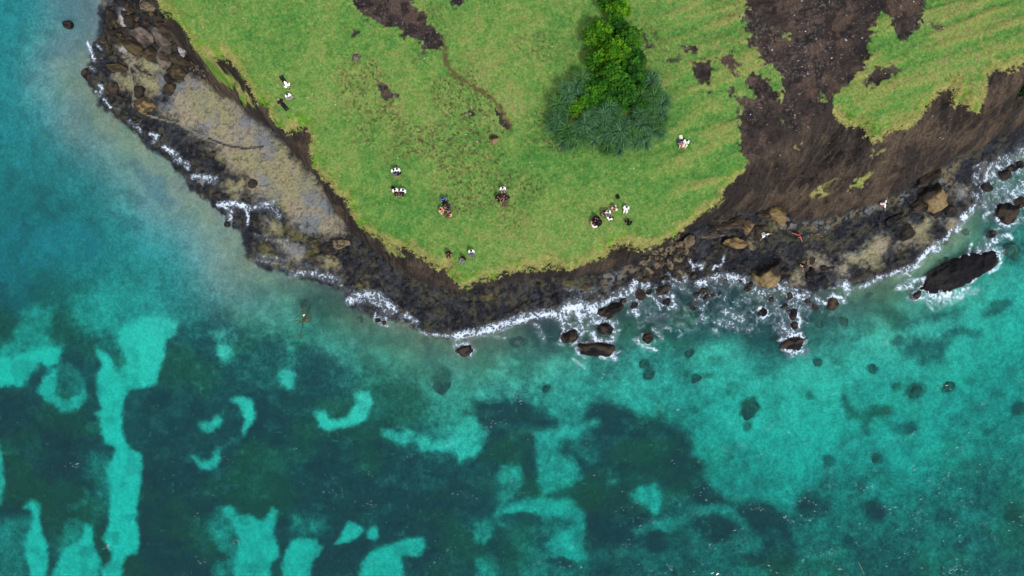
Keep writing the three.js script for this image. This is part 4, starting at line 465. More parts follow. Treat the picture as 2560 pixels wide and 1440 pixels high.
// ---------------------------------------------------------------- foam
{
  const fFoam = new Field(0, 0.125, -64, 66, -30, 12);
  const S = (flat, w, a = 1) => fFoam.stroke(polyAt(flat, 0), w * 1.5 * CAM_H / FOCAL, a);
  // brush strokes: outline in pixels, half width in pixels, strength
  [[[550, 512, 575, 509, 605, 512, 625, 522], 9, 1.1], [[640, 520, 690, 505], 12, .7], [[560, 514, 580, 530, 575, 552], 8, .8], [[610, 516, 622, 535, 620, 562], 5, .95], [[640, 515, 680, 520, 700, 540], 18, .5], [[640, 590, 680, 600, 720, 605], 12, .4], [[650, 640, 720, 650], 12, .5], [[728, 686, 770, 682, 820, 690, 850, 700], 11, .68], [[740, 660, 790, 670], 14, .4], [[790, 690, 850, 710, 880, 735], 10, .45], [[640, 650, 700, 660, 740, 690], 10, .5],
    [[876, 752, 890, 740, 915, 736, 945, 740, 985, 772], 14, .95], [[890, 748, 930, 752, 980, 780], 14, .6], [[938, 788, 950, 806, 968, 812], 8, .8], [[1003, 792, 1020, 788, 1042, 806], 9, .85], [[1050, 828, 1077, 838, 1100, 836], 6, .8], [[1100, 838, 1140, 842], 7, .7],
    [[1138, 842, 1160, 838, 1200, 832, 1240, 818, 1280, 805, 1330, 790, 1380, 784, 1405, 786], 15, 1], [[1180, 838, 1220, 832, 1260, 818], 12, .8], [[1140, 862, 1160, 858, 1185, 870, 1175, 885], 10, .8], [[1320, 800, 1345, 815, 1360, 850], 12, .6], [[1230, 840, 1260, 845], 10, .5],
    [[1405, 790, 1420, 770, 1445, 765, 1462, 778, 1490, 770, 1500, 785], 20, 1.15], [[1412, 776, 1440, 768, 1450, 782], 14, 1.25], [[1290, 804, 1330, 792, 1385, 784], 8, 1.25], [[1485, 776, 1500, 790], 9, 1.2], [[1440, 770, 1447, 790], 12, 1.2], [[1406, 790, 1408, 815, 1412, 832, 1402, 850], 8, 1], [[1420, 810, 1440, 822, 1455, 812], 11, .8], [[1450, 800, 1458, 830, 1448, 852, 1432, 862], 7, .9], [[1480, 785, 1490, 800, 1500, 815], 14, .9], [[1478, 800, 1470, 815], 10, .7],
    [[1492, 768, 1515, 758, 1535, 745, 1560, 738, 1580, 722, 1590, 706], 10, 1], [[1500, 770, 1520, 764], 9, 1.1], [[1548, 754, 1552, 742], 10, .8], [[1575, 730, 1585, 715, 1582, 705], 11, 1.1], [[1598, 705, 1615, 722, 1622, 712], 10, .8], [[1500, 800, 1520, 800, 1535, 812, 1530, 840], 10, .8], [[1482, 836, 1490, 850, 1515, 856, 1530, 850, 1537, 832], 12, .95], [[1480, 855, 1490, 862, 1528, 858, 1535, 845], 12, .8], [[1440, 870, 1450, 885, 1465, 893], 9, .8], [[1505, 890, 1530, 888, 1535, 895], 11, 1], [[1540, 885, 1550, 880], 6, .6], [[1530, 840, 1548, 826], 6, .8],
    [[1588, 778, 1592, 784], 11, 1.2], [[1560, 740, 1580, 750, 1600, 760], 14, .6], [[1630, 740, 1645, 760, 1650, 772], 7, .8], [[1665, 745, 1682, 742, 1680, 765, 1690, 770], 11, .95], [[1680, 740, 1684, 760], 7, 1.2], [[1660, 752, 1672, 772], 8, .7], [[1600, 770, 1640, 790, 1680, 790], 20, .45],
    [[1592, 855, 1604, 840], 9, .8], [[1600, 862, 1625, 870, 1640, 876], 7, .9], [[1632, 824, 1650, 832, 1652, 848], 9, .7], [[1585, 850, 1596, 858], 8, .7],
    [[1722, 650, 1732, 665, 1733, 676], 5, 1], [[1738, 662, 1750, 665, 1760, 660], 6, .8], [[1752, 672, 1756, 662], 6, .9], [[1780, 676, 1785, 664, 1800, 668, 1806, 655, 1808, 640], 4, .9], [[1670, 690, 1690, 700, 1712, 705, 1710, 692], 10, .7], [[1680, 712, 1700, 720, 1720, 730], 12, .55],
    [[1745, 708, 1765, 704, 1780, 694, 1805, 690, 1830, 692, 1860, 702], 11, .95], [[1750, 712, 1762, 714], 10, 1.1], [[1790, 705, 1820, 700, 1850, 710], 14, .6], [[1850, 700, 1885, 712, 1900, 730], 14, .6], [[1880, 720, 1900, 735, 1930, 728], 14, .65], [[1945, 712, 1960, 728, 1985, 735, 2010, 745], 12, .75], [[1986, 738, 2005, 748, 2015, 735], 12, .95], [[1960, 705, 1975, 725], 10, .6],
    [[1815, 780, 1840, 790, 1855, 800], 18, .75], [[1800, 800, 1830, 810], 16, .6], [[1897, 772, 1910, 776, 1917, 788, 1905, 795], 8, 1.1], [[1880, 735, 1900, 745, 1940, 750], 20, .45], [[1990, 780, 2000, 800, 1998, 818], 9, .9], [[1960, 815, 1975, 835, 1990, 830], 16, .8], [[1955, 850, 1975, 842, 2000, 835, 2005, 850], 10, 1.05], [[1960, 870, 1980, 880, 2005, 878], 11, 1], [[1940, 820, 1955, 840], 16, .5], [[1985, 760, 2000, 770], 12, .6], [[1965, 790, 1970, 800], 8, .6],
    [[2070, 750, 2082, 738, 2100, 745, 2108, 752], 9, 1.05], [[2040, 745, 2052, 755, 2065, 758], 9, .85], [[2098, 710, 2115, 712, 2118, 730], 12, .95], [[2130, 722, 2160, 715, 2180, 700], 12, .6], [[2160, 716, 2180, 706, 2200, 698], 8, .8], [[2195, 694, 2220, 688, 2250, 676], 8, .85], [[2250, 685, 2265, 672, 2290, 668, 2300, 650], 11, .9], [[2255, 680, 2275, 690], 8, .8], [[2300, 648, 2320, 628, 2345, 610], 10, 1.05], [[2325, 628, 2345, 628, 2350, 615], 10, .8], [[2345, 608, 2365, 596, 2378, 572, 2390, 575], 7, .9],
    [[2245, 720, 2270, 715, 2290, 700, 2310, 700], 11, 1], [[2265, 705, 2290, 695], 8, .7], [[2320, 690, 2340, 684, 2362, 676], 6, .9], [[2400, 645, 2418, 640, 2424, 620, 2428, 610], 5, .9], [[2425, 640, 2432, 660, 2440, 655, 2455, 648], 8, .95], [[2440, 640, 2470, 640, 2500, 632], 14, 1], [[2430, 650, 2450, 645, 2480, 650], 10, .8], [[2450, 625, 2480, 625, 2500, 632], 16, .75], [[2470, 615, 2480, 600, 2500, 590, 2520, 588, 2528, 594], 8, .95], [[2480, 605, 2495, 598], 10, 1], [[2460, 595, 2470, 620], 10, .65], [[2498, 640, 2502, 656, 2490, 672, 2470, 682], 6, .95], [[2440, 692, 2430, 702, 2420, 715], 6, .95], [[2360, 730, 2395, 732, 2420, 718], 9, 1], [[2305, 720, 2318, 735, 2345, 742, 2370, 738], 16, 1.05], [[2290, 735, 2320, 752, 2360, 752, 2400, 740], 15, .8], [[2320, 760, 2335, 775], 9, .6], [[2270, 745, 2290, 752], 9, .7], [[2345, 765, 2390, 752], 10, .6], [[2380, 738, 2440, 726], 12, .7],
    [[2392, 576, 2405, 555, 2416, 540, 2436, 515], 9, 1.05], [[2405, 545, 2416, 535], 9, 1.2], [[2462, 460, 2466, 430, 2480, 415, 2500, 420], 12, .85], [[2440, 440, 2445, 452], 9, .7], [[2470, 440, 2490, 450, 2520, 460], 22, .6], [[2500, 400, 2530, 395, 2560, 390], 18, .65], [[2480, 430, 2500, 460, 2540, 470], 24, .6], [[2520, 480, 2540, 490, 2560, 480], 18, .75], [[2470, 500, 2500, 510, 2530, 505], 22, .5], [[2490, 520, 2510, 518, 2540, 530], 9, .8], [[2490, 545, 2500, 560, 2520, 565], 9, .95], [[2510, 563, 2525, 558], 8, 1], [[2470, 530, 2480, 545], 14, .5], [[2550, 380, 2600, 370], 20, .7], [[2540, 530, 2560, 550], 14, .6],
    [[220, 108, 228, 130, 236, 150], 7, 1.05], [[245, 112, 255, 125], 5, .6], [[250, 212, 258, 220, 255, 232], 6, 1], [[240, 230, 250, 240], 6, .7], [[262, 248, 270, 260, 278, 270], 5, .9], [[290, 272, 300, 275], 5, .6], [[345, 318, 355, 330], 5, .95], [[380, 336, 395, 340, 385, 355], 7, 1], [[410, 368, 430, 380, 450, 398], 9, .9], [[440, 400, 470, 410, 470, 420], 10, .65], [[482, 442, 500, 442, 540, 448], 9, .85], [[500, 450, 540, 455], 12, .6], [[160, 30, 170, 5], 4, .6], [[280, 4, 286, 8], 5, .8], [[345, 8, 352, 20], 6, .8], [[352, 2, 358, 8], 5, .9],
  ].forEach(([p, w, a]) => S(p, w, a));
  for (const [px, py, rx, ry, t, a] of rockSpots) { if (a < 0.2) continue; const o = [], c = Math.cos(t * Math.PI / 180), s = Math.sin(t * Math.PI / 180); const from = Math.floor(rnd() * 14); for (let k = from; k <= from + 7; k++) { const u = Math.cos(k * 0.4488) * (rx + rr(0, 5)), v = Math.sin(k * 0.4488) * (ry + rr(0, 5)); o.push(px + u * c - v * s, py + u * s + v * c); } S(o, 3 + rx * 0.15, 0.75 * Math.sqrt(a)); for (let q = 0; q < 3; q++) { const g = rr(0, 6.3), l = rx + rr(3, 12); S([px + Math.cos(g) * l, py + Math.sin(g) * l, px + Math.cos(g + .5) * (l + rr(2, 10)), py + Math.sin(g + .5) * (l + rr(2, 8))], rr(4, 9), rr(.4, .62)); } }
  for (let k = 0; k < 150; k++) { const px = rr(1400, 2040), py = 700 + 60 * Math.sin((px - 1400) / 640 * 2.6) + rr(-10, 70) * (px > 1500 ? 1 : 0.6), g = rr(0, 6.3), l = rr(6, 18); S([px, py, px + Math.cos(g) * l, py + Math.sin(g) * l * 0.7, px + Math.cos(g + .7) * l * 1.7, py + Math.sin(g + .7) * l], rr(4, 11), rr(.34, .6)); }
  for (let k = 0; k < 70; k++) { const px = rr(2430, 2570), py = rr(395, 540), g = rr(0, 6.3), l = rr(6, 18); S([px, py, px + Math.cos(g) * l, py + Math.sin(g) * l], rr(6, 14), rr(.45, .75)); }
  for (let k = 0; k < 260; k++) { // a thin broken line of foam where the swell meets the rock
    const i = Math.floor(rnd() * (SHORE.length / 2 - 8)) + 3, t = rnd(), px = mix(SHORE[i * 2], SHORE[i * 2 + 2], t), py = mix(SHORE[i * 2 + 1], SHORE[i * 2 + 3], t); if (px < 860 || px > 2600) continue;
    const a = rr(-0.6, 0.6), l = rr(4, 14); S([px + rr(-5, 5), py + rr(-4, 8), px + l * Math.cos(a), py + l * Math.sin(a) + rr(0, 6)], rr(3, 7), rr(0.35, 0.62) * (px > 1100 ? 1 : 0.7));
  }
  const A = [-64, 66, -30, 12];
  const W = 2048, H = 662, d = new Uint8Array(W * H * 4);
  for (let j = 0; j < H; j++) for (let i = 0; i < W; i++) {
    const x = A[0] + (i + 0.5) / W * (A[1] - A[0]), z = A[2] + (j + 0.5) / H * (A[3] - A[2]), f = fFoam.at(x, z), k = (j * W + i) * 4;
    d[k] = 238; d[k + 1] = 244; d[k + 2] = 252; if (f <= 0.02) continue;
    const wx = x + 0.5 * (fbm(x * 1.7, z * 1.7, 3) - 0.5), wz = z + 0.5 * (fbm(x * 1.7 + 20, z * 1.7 + 4, 3) - 0.5);
    const l1 = 1 - Math.abs(2 * fbm(wx * 2.2, wz * 2.2, 3) - 1) * 2.4, l2 = 1 - Math.abs(2 * noise(wx * 4.6 + 9, wz * 4.6) - 1) * 1.5, pn = 0.5 * clamp(l1) + 0.28 * clamp(l2) + 0.22 * noise(x * 6.5, z * 6.5);
    const th = mix(0.84, 0.2, clamp(f, 0, 1.15)); d[k + 3] = 255 * clamp(sst(th, th + 0.45, pn) * (0.36 + 0.55 * clamp(f)) + 0.12 * sst(0.1, 0.8, f));
  }
  const tex = new THREE.DataTexture(d, W, H); tex.colorSpace = THREE.SRGBColorSpace; tex.magFilter = tex.minFilter = THREE.LinearFilter; tex.needsUpdate = true;
  // a thin skin of froth over the water and the wet rock, only where there is foam
  const s = 0.25, nx = Math.round((A[1] - A[0]) / s) + 1, nz = Math.round((A[3] - A[2]) / s) + 1, id = new Map(), p = [], uv = [], ix = [];
  const vert = (i, j) => { const key = j * nx + i; if (!id.has(key)) { const x = A[0] + i * s, z = A[2] + j * s, f = fFoam.at(x, z); let hi = -9; for (const [a, b] of [[0, 0], [.12, 0], [-.12, 0], [0, .12], [0, -.12]]) hi = Math.max(hi, ground(x + a, z + b)); id.set(key, p.length / 3); p.push(x, Math.max(ripple(x, z) + 0.035 + 0.12 * clamp(f) * noise(x * 2, z * 2), hi < 0.8 ? hi + 0.03 : 0), z); uv.push((x - A[0]) / (A[1] - A[0]), (z - A[2]) / (A[3] - A[2])); } return id.get(key); };
  for (let j = 0; j < nz - 1; j++) for (let i = 0; i < nx - 1; i++) { let any = 0; for (const [a, b] of [[0, 0], [1, 0], [0, 1], [1, 1]]) any = Math.max(any, fFoam.at(A[0] + (i + a) * s, A[2] + (j + b) * s)); if (any > 0.02) { const a = vert(i, j), b = vert(i + 1, j), c = vert(i, j + 1), e = vert(i + 1, j + 1); ix.push(a, c, b, b, c, e); } }
  const g = new THREE.BufferGeometry(); g.setAttribute('position', new THREE.Float32BufferAttribute(p, 3)); g.setAttribute('uv', new THREE.Float32BufferAttribute(uv, 2)); g.setIndex(ix); g.computeVertexNormals();
  tag(mesh('sea_foam', g, std({ map: tex, transparent: true, roughness: 0.8, color: col3([.6, .66, .74]) })), 'white lacy surf foam along the rocky shore', 'foam', null, 'stuff');
  // small breaking crests on the wind-roughened water
  const cg = new THREE.SphereGeometry(1, 6, 4), n = 800, im = new THREE.InstancedMesh(cg, std({ color: col3([.5, .6, .6]), roughness: 0.6 }), n), m = new THREE.Matrix4(), q = new THREE.Quaternion(), up = new THREE.Vector3(0, 1, 0);
  let i = 0, bx = 0, bz = 0, left = 0, ang = 0; while (i < n) {
    if (left <= 0) { bx = rr(-60, 62); bz = rr(3, 36); left = 1 + Math.floor(rnd() * rnd() * 9); ang = rr(-0.5, 0.4); const w = sst(-5, 40, bx) * sst(6, 26, bz) + 0.06; if (rnd() > w || fShore.at(bx, bz) > -3) { left = 0; continue; } }
    left--; bx += rr(-0.1, 0.7); bz += rr(-0.5, 0.5) - ang * 0.2; const L = rr(0.03, 0.14) * (rnd() < 0.1 ? 2 : 1);
    q.setFromAxisAngle(up, ang + rr(-0.45, 0.45)); m.compose(new THREE.Vector3(bx, ripple(bx, bz) + 0.01, bz), q, new THREE.Vector3(L, 0.015, rr(0.012, 0.03))); im.setMatrixAt(i++, m);
  }
  im.name = 'wave_crests'; im.castShadow = im.receiveShadow = true; scene.add(im); tag(im, 'tiny white crests flecking the open water', 'wave crests', null, 'stuff');
}

// ---------------------------------------------------------------- grass tufts
{
  const blades = (n, hang) => { // a tuft: a handful of bent blades
    const p = [], ix = [];
    for (let k = 0; k < n; k++) { const a = rr(0, 6.283), lean = rr(0.3, 1.0) * hang, w = rr(0.08, 0.14), c = Math.cos(a), s = Math.sin(a), b = p.length / 3, h = rr(0.6, 1);
      p.push(-s * w, 0, c * w, s * w, 0, -c * w, c * lean * 0.45 + s * w * 0.8, h * 0.7, s * lean * 0.45 - c * w * 0.8, c * lean * 0.45 - s * w * 0.8, h * 0.7, s * lean * 0.45 + c * w * 0.8, c * lean, h, s * lean); ix.push(b, b + 2, b + 1, b, b + 3, b + 2, b + 3, b + 4, b + 2); }
    const g = new THREE.BufferGeometry(); g.setAttribute('position', new THREE.Float32BufferAttribute(p, 3)); g.setIndex(ix); g.computeVertexNormals();
    const nn = g.attributes.normal; for (let i = 0; i < nn.count; i++) { if (i === 0 && nn.getY(0) < 0) console.log('blade down'); nn.setXYZ(i, nn.getX(i) * 0.3, 1, nn.getZ(i) * 0.3); } g.normalizeNormals(); return g;
  };
  const spread = (name, label, geo, n, accept, size, flat) => {
    const im = new THREE.InstancedMesh(geo, std({ color: 0xffffff, roughness: 1, side: THREE.DoubleSide }), n), m = new THREE.Matrix4(), q = new THREE.Quaternion(), e = new THREE.Euler(), cc = new THREE.Color();
    let i = 0, tries = 0; while (i < n && tries++ < n * 8) {
      const x = rr(-50, 58), z = rr(-38, 0), dT = fTop.at(x, z); if (!accept(x, z, dT)) continue;
      const bare = fBare.at(x, z); if (bare > -0.15 || fCrack.at(x, z) > 0.4) continue;
      const s = size(x, z, dT), c = grassTone(x, z, Math.max(0.2, dT)), v = rr(0.85, 1.2);
      e.set(rr(-0.3, 0.3), rr(0, 6.28), rr(-0.3, 0.3)); q.setFromEuler(e); m.compose(new THREE.Vector3(x, ground(x, z) - 0.01, z), q, new THREE.Vector3(s, s * flat, s)); im.setMatrixAt(i, m);
      im.setColorAt(i++, cc.setRGB(c[0] * v, c[1] * v, c[2] * v));
    }
    im.count = i; im.name = name; im.castShadow = im.receiveShadow = true; scene.add(im); tag(im, label, 'grass', null, 'stuff');
  };
  spread('grass_turf', 'short uneven green turf covering the headland', blades(6, 0.9), 170000, (x, z, dT) => dT > 0.1, () => rr(0.08, 0.17), 0.28);
  spread('edge_grass', 'long yellow-green grass hanging over the cliff edges', blades(7, 1.5), 9000, (x, z, dT) => dT > -0.35 && dT < 0.9 && fBase.at(x, z) > 0, () => rr(0.2, 0.42), 0.4);
}

// ---------------------------------------------------------------- trees, bushes and screw pines
const leafMat = new THREE.MeshPhysicalMaterial({ vertexColors: true, roughness: 1, transmission: 0.25, thickness: 0, specularIntensity: 0.2, side: THREE.DoubleSide });
const barkMat = std({ color: col3(C(96, 82, 66)) });
function limb(pts, r0, r1) {
  const curve = new THREE.CatmullRomCurve3(pts.map(p => new THREE.Vector3(...p))), n = 6, g = new THREE.TubeGeometry(curve, n, 1, 6), p = g.attributes.position, v = new THREE.Vector3();
  for (let i = 0; i <= n; i++) { const c = curve.getPointAt(i / n), r = mix(r0, r1, i / n); for (let j = 0; j <= 6; j++) { const k = i * 7 + j; v.fromBufferAttribute(p, k).sub(c).multiplyScalar(r).add(c); p.setXYZ(k, v.x, v.y, v.z); } }
  g.computeVertexNormals(); return g;
}
function broadleaf(px, py, rp, high, tones, label, leaf = 0.25) {
  const h0 = EDGE_H + 0.6, [x, z] = P(px, py, h0 + high * 0.75), y = ground(x, z) - 0.05, r = rp * (CAM_H - h0 - high * 0.7) / FOCAL, t = thing('leafy_tree', x, y, z);
  const clumps = [], bark = [limb([[0, 0, 0], [rr(-.15, .15), high * 0.3, rr(-.15, .15)], [rr(-.2, .2), high * 0.6, rr(-.2, .2)]], 0.13, 0.07)];
  const nC = Math.round(44 + r * r * 26);
  for (let k = 0; k < nC; k++) { const a = rr(0, 6.283), s = Math.sqrt(rnd()), up = Math.sqrt(Math.max(0.02, 1 - s * s * 0.9)); clumps.push([Math.cos(a) * s * r * rr(0.7, 1.2), high * (0.2 + 0.8 * up * rr(0.6, 1.06)), Math.sin(a) * s * r * rr(0.7, 1.2)]); }
  for (let k = 0; k < 7; k++) { const c = clumps[k * 3 % nC]; bark.push(limb([[0, high * 0.3, 0], [c[0] * 0.5, (c[1] + high * 0.3) / 2, c[2] * 0.5], [c[0] * 0.9, c[1] - 0.1, c[2] * 0.9]], 0.06, 0.02)); }
  mesh('trunk', mergeGeometries(bark), barkMat, t);
  const p = [], n = [], cl = [], ix = [], e = new THREE.Euler(), a = new THREE.Vector3(), nn = new THREE.Vector3();
  for (const c of clumps) {
    const tone = cm(tones[0], tones[1], rnd()), cr = rr(0.14, 0.42), m = 16 + Math.floor(rnd() * 22);
    for (let k = 0; k < m; k++) {
      const u = rr(-1, 1), th = rr(0, 6.283), q = Math.sqrt(1 - u * u), d = cr * Math.cbrt(rnd()), ox = c[0] + q * Math.cos(th) * d, oy = c[1] + u * d * 0.7, oz = c[2] + q * Math.sin(th) * d, s = leaf * rr(0.6, 1.2), b = p.length / 3, cc = cs(tone, rr(0.55, 1.35));
      e.set(rr(-0.9, 0.9), rr(0, 6.283), rr(-0.9, 0.9)); nn.set(0, 1, 0).applyEuler(e); nn.y += 0.9; nn.normalize();
      for (const [lx, ly, lz] of [[-0.5, 0, 0], [0, 0.08, 0.34], [0.55, -0.04, 0], [0, 0.08, -0.34]]) { a.set(lx * s, ly * s, lz * s).applyEuler(e); p.push(ox + a.x, oy + a.y, oz + a.z); n.push(nn.x, nn.y, nn.z); cl.push(...cc); }
      ix.push(b, b + 1, b + 2, b, b + 2, b + 3);
    }
  }
  const g = new THREE.BufferGeometry(); g.setAttribute('position', new THREE.Float32BufferAttribute(p, 3)); g.setAttribute('normal', new THREE.Float32BufferAttribute(n, 3)); g.setAttribute('color', new THREE.Float32BufferAttribute(cl, 3)); g.setIndex(ix);
  mesh('crown', g, leafMat, t); return tag(t, label, 'tree', 'leafy trees in the thicket on the turf');
}
const YG = [C(128, 190, 34), C(56, 130, 24)], MG = [C(98, 168, 38), C(34, 100, 24)], DG = [C(80, 148, 42), C(28, 84, 26)];
[[1548, 22, 29, 3.4, YG, 'yellow-green rounded tree crown standing a little apart from the thicket'], [1512, 6, 14, 2.2, MG, 'small green bush beside the yellow-green rounded tree'], [1496, 82, 33, 3.0, YG, 'yellow-green spreading bush behind a dark gap in the thicket'], [1576, 95, 33, 3.6, MG, 'mid-green tree next to the dark gap in the thicket'], [1538, 128, 36, 4.2, YG, 'brightest lime tree crown in the middle of the thicket'], [1490, 152, 24, 2.6, MG, 'green bush with pale broad leaves on the flank of the thicket'], [1584, 152, 34, 3.4, DG, 'dark green tree opposite the pale-leaved bush'], [1533, 185, 36, 3.8, MG, 'green tree crown below the lime one'], [1586, 200, 34, 3.0, DG, 'dark green tree above the screw pines'], [1490, 222, 32, 2.8, MG, 'green bush pressed against the bluish screw pines'], [1558, 235, 34, 2.6, DG, 'low dark green tree between the two banks of screw pines'], [1438, 272, 22, 2.0, YG, 'small lime bush poking out of the screw pines'], [1545, 60, 22, 2.4, DG, 'dark low bush filling the gap in the thicket'], [1520, 250, 28, 2.3, DG, 'low leafy bush leaning over the middle screw pines'], [1468, 252, 24, 2.2, MG, 'leafy bush sunk among the screw pines beside the small lime bush'], [1606, 262, 20, 2.2, DG, 'dark leafy bush sunk in the far bank of screw pines']].forEach(([a, b, c, d, e, f]) => broadleaf(a, b, c, d, e, f));

function screwPine(px, py, size, high, tones, label, group) {
  const h0 = EDGE_H + 0.6, [x, z] = P(px, py, h0 + high), y = ground(x, z) - 0.05, t = thing('screw_pine', x, y, z, rr(0, 6)), trunk = [];
  trunk.push(limb([[0, 0, 0], [rr(-.15, .15), high * 0.5, rr(-.15, .15)], [0, high, 0]], 0.1, 0.08));
  for (let k = 0; k < 4; k++) { const a = k * 1.57 + rr(-.3, .3); trunk.push(limb([[Math.cos(a) * 0.35, 0, Math.sin(a) * 0.35], [Math.cos(a) * 0.18, high * 0.25, Math.sin(a) * 0.18], [0, high * 0.45, 0]], 0.035, 0.03)); }
  mesh('trunk', mergeGeometries(trunk), barkMat, t);
  const p = [], cl = [], ix = [];
  for (const [hx, hz, hy, sc] of [[0, 0, 0, 1], [rr(-.7, .7), rr(-.7, .7), -0.2, 0.85], [rr(-.7, .7), rr(-.7, .7), -0.3, 0.8], [rr(-.8, .8), rr(-.8, .8), -0.45, 0.8]]) for (let k = 0; k < 72; k++) {
    const a = k * 2.399 + rr(-.15, .15), el = mix(1.4, 0, k / 72) + rr(-.25, .25), L = size * sc * rr(0.75, 1.15), w = 0.034 * rr(0.8, 1.2), ca = Math.cos(a), sa = Math.sin(a), base = p.length / 3, tone = cs(cm(tones[0], tones[1], rnd()), rr(0.8, 1.2)); let bx = hx, by = high + hy, bz = hz, ang = el;
    for (let s = 0; s <= 4; s++) { const ww = w * (1 - Math.pow(s / 4, 2) * 0.9), dip = 0.4 * ww; p.push(bx - sa * ww, by + dip, bz + ca * ww, bx, by - dip, bz, bx + sa * ww, by + dip, bz - ca * ww); for (let q = 0; q < 3; q++) cl.push(...tone); bx += ca * Math.cos(ang) * L / 4; bz += sa * Math.cos(ang) * L / 4; by += Math.sin(ang) * L / 4; ang -= 0.38; if (s) { const b = base + (s - 1) * 3; ix.push(b, b + 1, b + 3, b + 1, b + 4, b + 3, b + 1, b + 2, b + 4, b + 2, b + 5, b + 4); } }
  }
  const g = new THREE.BufferGeometry(); g.setAttribute('position', new THREE.Float32BufferAttribute(p, 3)); g.setAttribute('color', new THREE.Float32BufferAttribute(cl, 3)); g.setIndex(ix); g.computeVertexNormals();
  mesh('crown', g, leafMat, t); return tag(t, label, 'screw pine', group);
}
const BP = [C(128, 184, 126), C(34, 92, 56)], BP2 = [C(126, 182, 100), C(40, 98, 44)];
[[1455, 198], [1440, 214], [1420, 238], [1396, 262], [1405, 280], [1396, 302], [1418, 322], [1442, 322], [1424, 345], [1452, 342], [1475, 296], [1462, 312], [1490, 318], [1524, 268], [1510, 284], [1535, 288], [1510, 305], [1530, 330], [1505, 340], [1560, 308], [1552, 330], [1578, 335], [1606, 343], [1603, 314], [1600, 240], [1628, 206], [1640, 225], [1634, 242], [1652, 262], [1650, 285], [1628, 282], [1602, 284], [1620, 262], [1645, 308], [1630, 328], [1556, 352], [1518, 355], [1485, 352], [1585, 358], [1612, 296]].forEach(([a, b], i) => screwPine(a, b, rr(1.0, 1.45), rr(1.3, 2.0) * (b > 335 ? 0.7 : 1), i % 3 ? BP : BP2, i % 3 ? 'bluish screw pine rosette in the bank of spiky plants' : 'greener screw pine rosette in the bank of spiky plants', 'screw pines around the thicket'));
screwPine(1426, 308, 0.9, 1.2, [C(150, 112, 72), C(96, 66, 46)], 'withered brown screw pine among the bluish ones', null);
{ // scrubby bush clinging to the slope at the far end
  const [x, , z] = onGround(2545, 232), y = ground(x, z); const t = broadleaf(2545, 228, 24, 1.4, [C(56, 96, 40), C(24, 48, 24)], 'dark scrubby bush clinging to the bare slope', 0.14); t.position.set(x, y, z); delete t.userData.group; t.name = 'scrub_bush'; t.userData.category = 'bush';
  const twig = []; for (let k = 0; k < 9; k++) { const a = rr(0, 6.283); twig.push(limb([[0, 0.3, 0], [Math.cos(a) * 0.5, 0.9, Math.sin(a) * 0.5], [Math.cos(a + .4) * 1.2, 1.3, Math.sin(a + .4) * 1.2]], 0.035, 0.012)); }
  mesh('dead_twigs', mergeGeometries(twig), std({ color: col3(C(150, 140, 112)) }), t);
}

// ---------------------------------------------------------------- people
function capsuleD(x, y, z, a, b, ra, rb) { const ex = b[0] - a[0], ey = b[1] - a[1], ez = b[2] - a[2], wx = x - a[0], wy = y - a[1], wz = z - a[2], t = clamp((wx * ex + wy * ey + wz * ez) / (ex * ex + ey * ey + ez * ez + 1e-9)); return Math.hypot(wx - ex * t, wy - ey * t, wz - ez * t) - mix(ra, rb, t); }
function surfaceOf(bones, grow, centre, half, N, cut) {
  const mc = new MarchingCubes(N, new THREE.MeshBasicMaterial(), false, false, 40000); mc.isolation = 0; const f = mc.field;
  for (let k = 0; k < N; k++) for (let j = 0; j < N; j++) for (let i = 0; i < N; i++) {
    const x = centre[0] + (i / N * 2 - 1) * half, y = centre[1] + (j / N * 2 - 1) * half, z = centre[2] + (k / N * 2 - 1) * half; let s = 0;
    for (const b of bones) s += Math.exp(-capsuleD(x, y, z, b[0], b[1], b[2] + grow, b[3] + grow) * 42);
    let d = -Math.log(s + 1e-12) / 42; if (cut) d = Math.max(d, cut(x, y, z)); f[i + j * N + k * N * N] = -d;
  }
  mc.update(); let g = new THREE.BufferGeometry(); const p = Float32Array.from(mc.positionArray.subarray(0, mc.count * 3));
  for (let i = 0; i < p.length; i += 3) { p[i] = centre[0] + p[i] * half; p[i + 1] = centre[1] + p[i + 1] * half; p[i + 2] = centre[2] + p[i + 2] * half; }
  g.setAttribute('position', new THREE.BufferAttribute(p, 3)); g = mergeVertices(g, 1e-4); g.computeVertexNormals(); return g;
}
const both = f => [f(1), f(-1)];
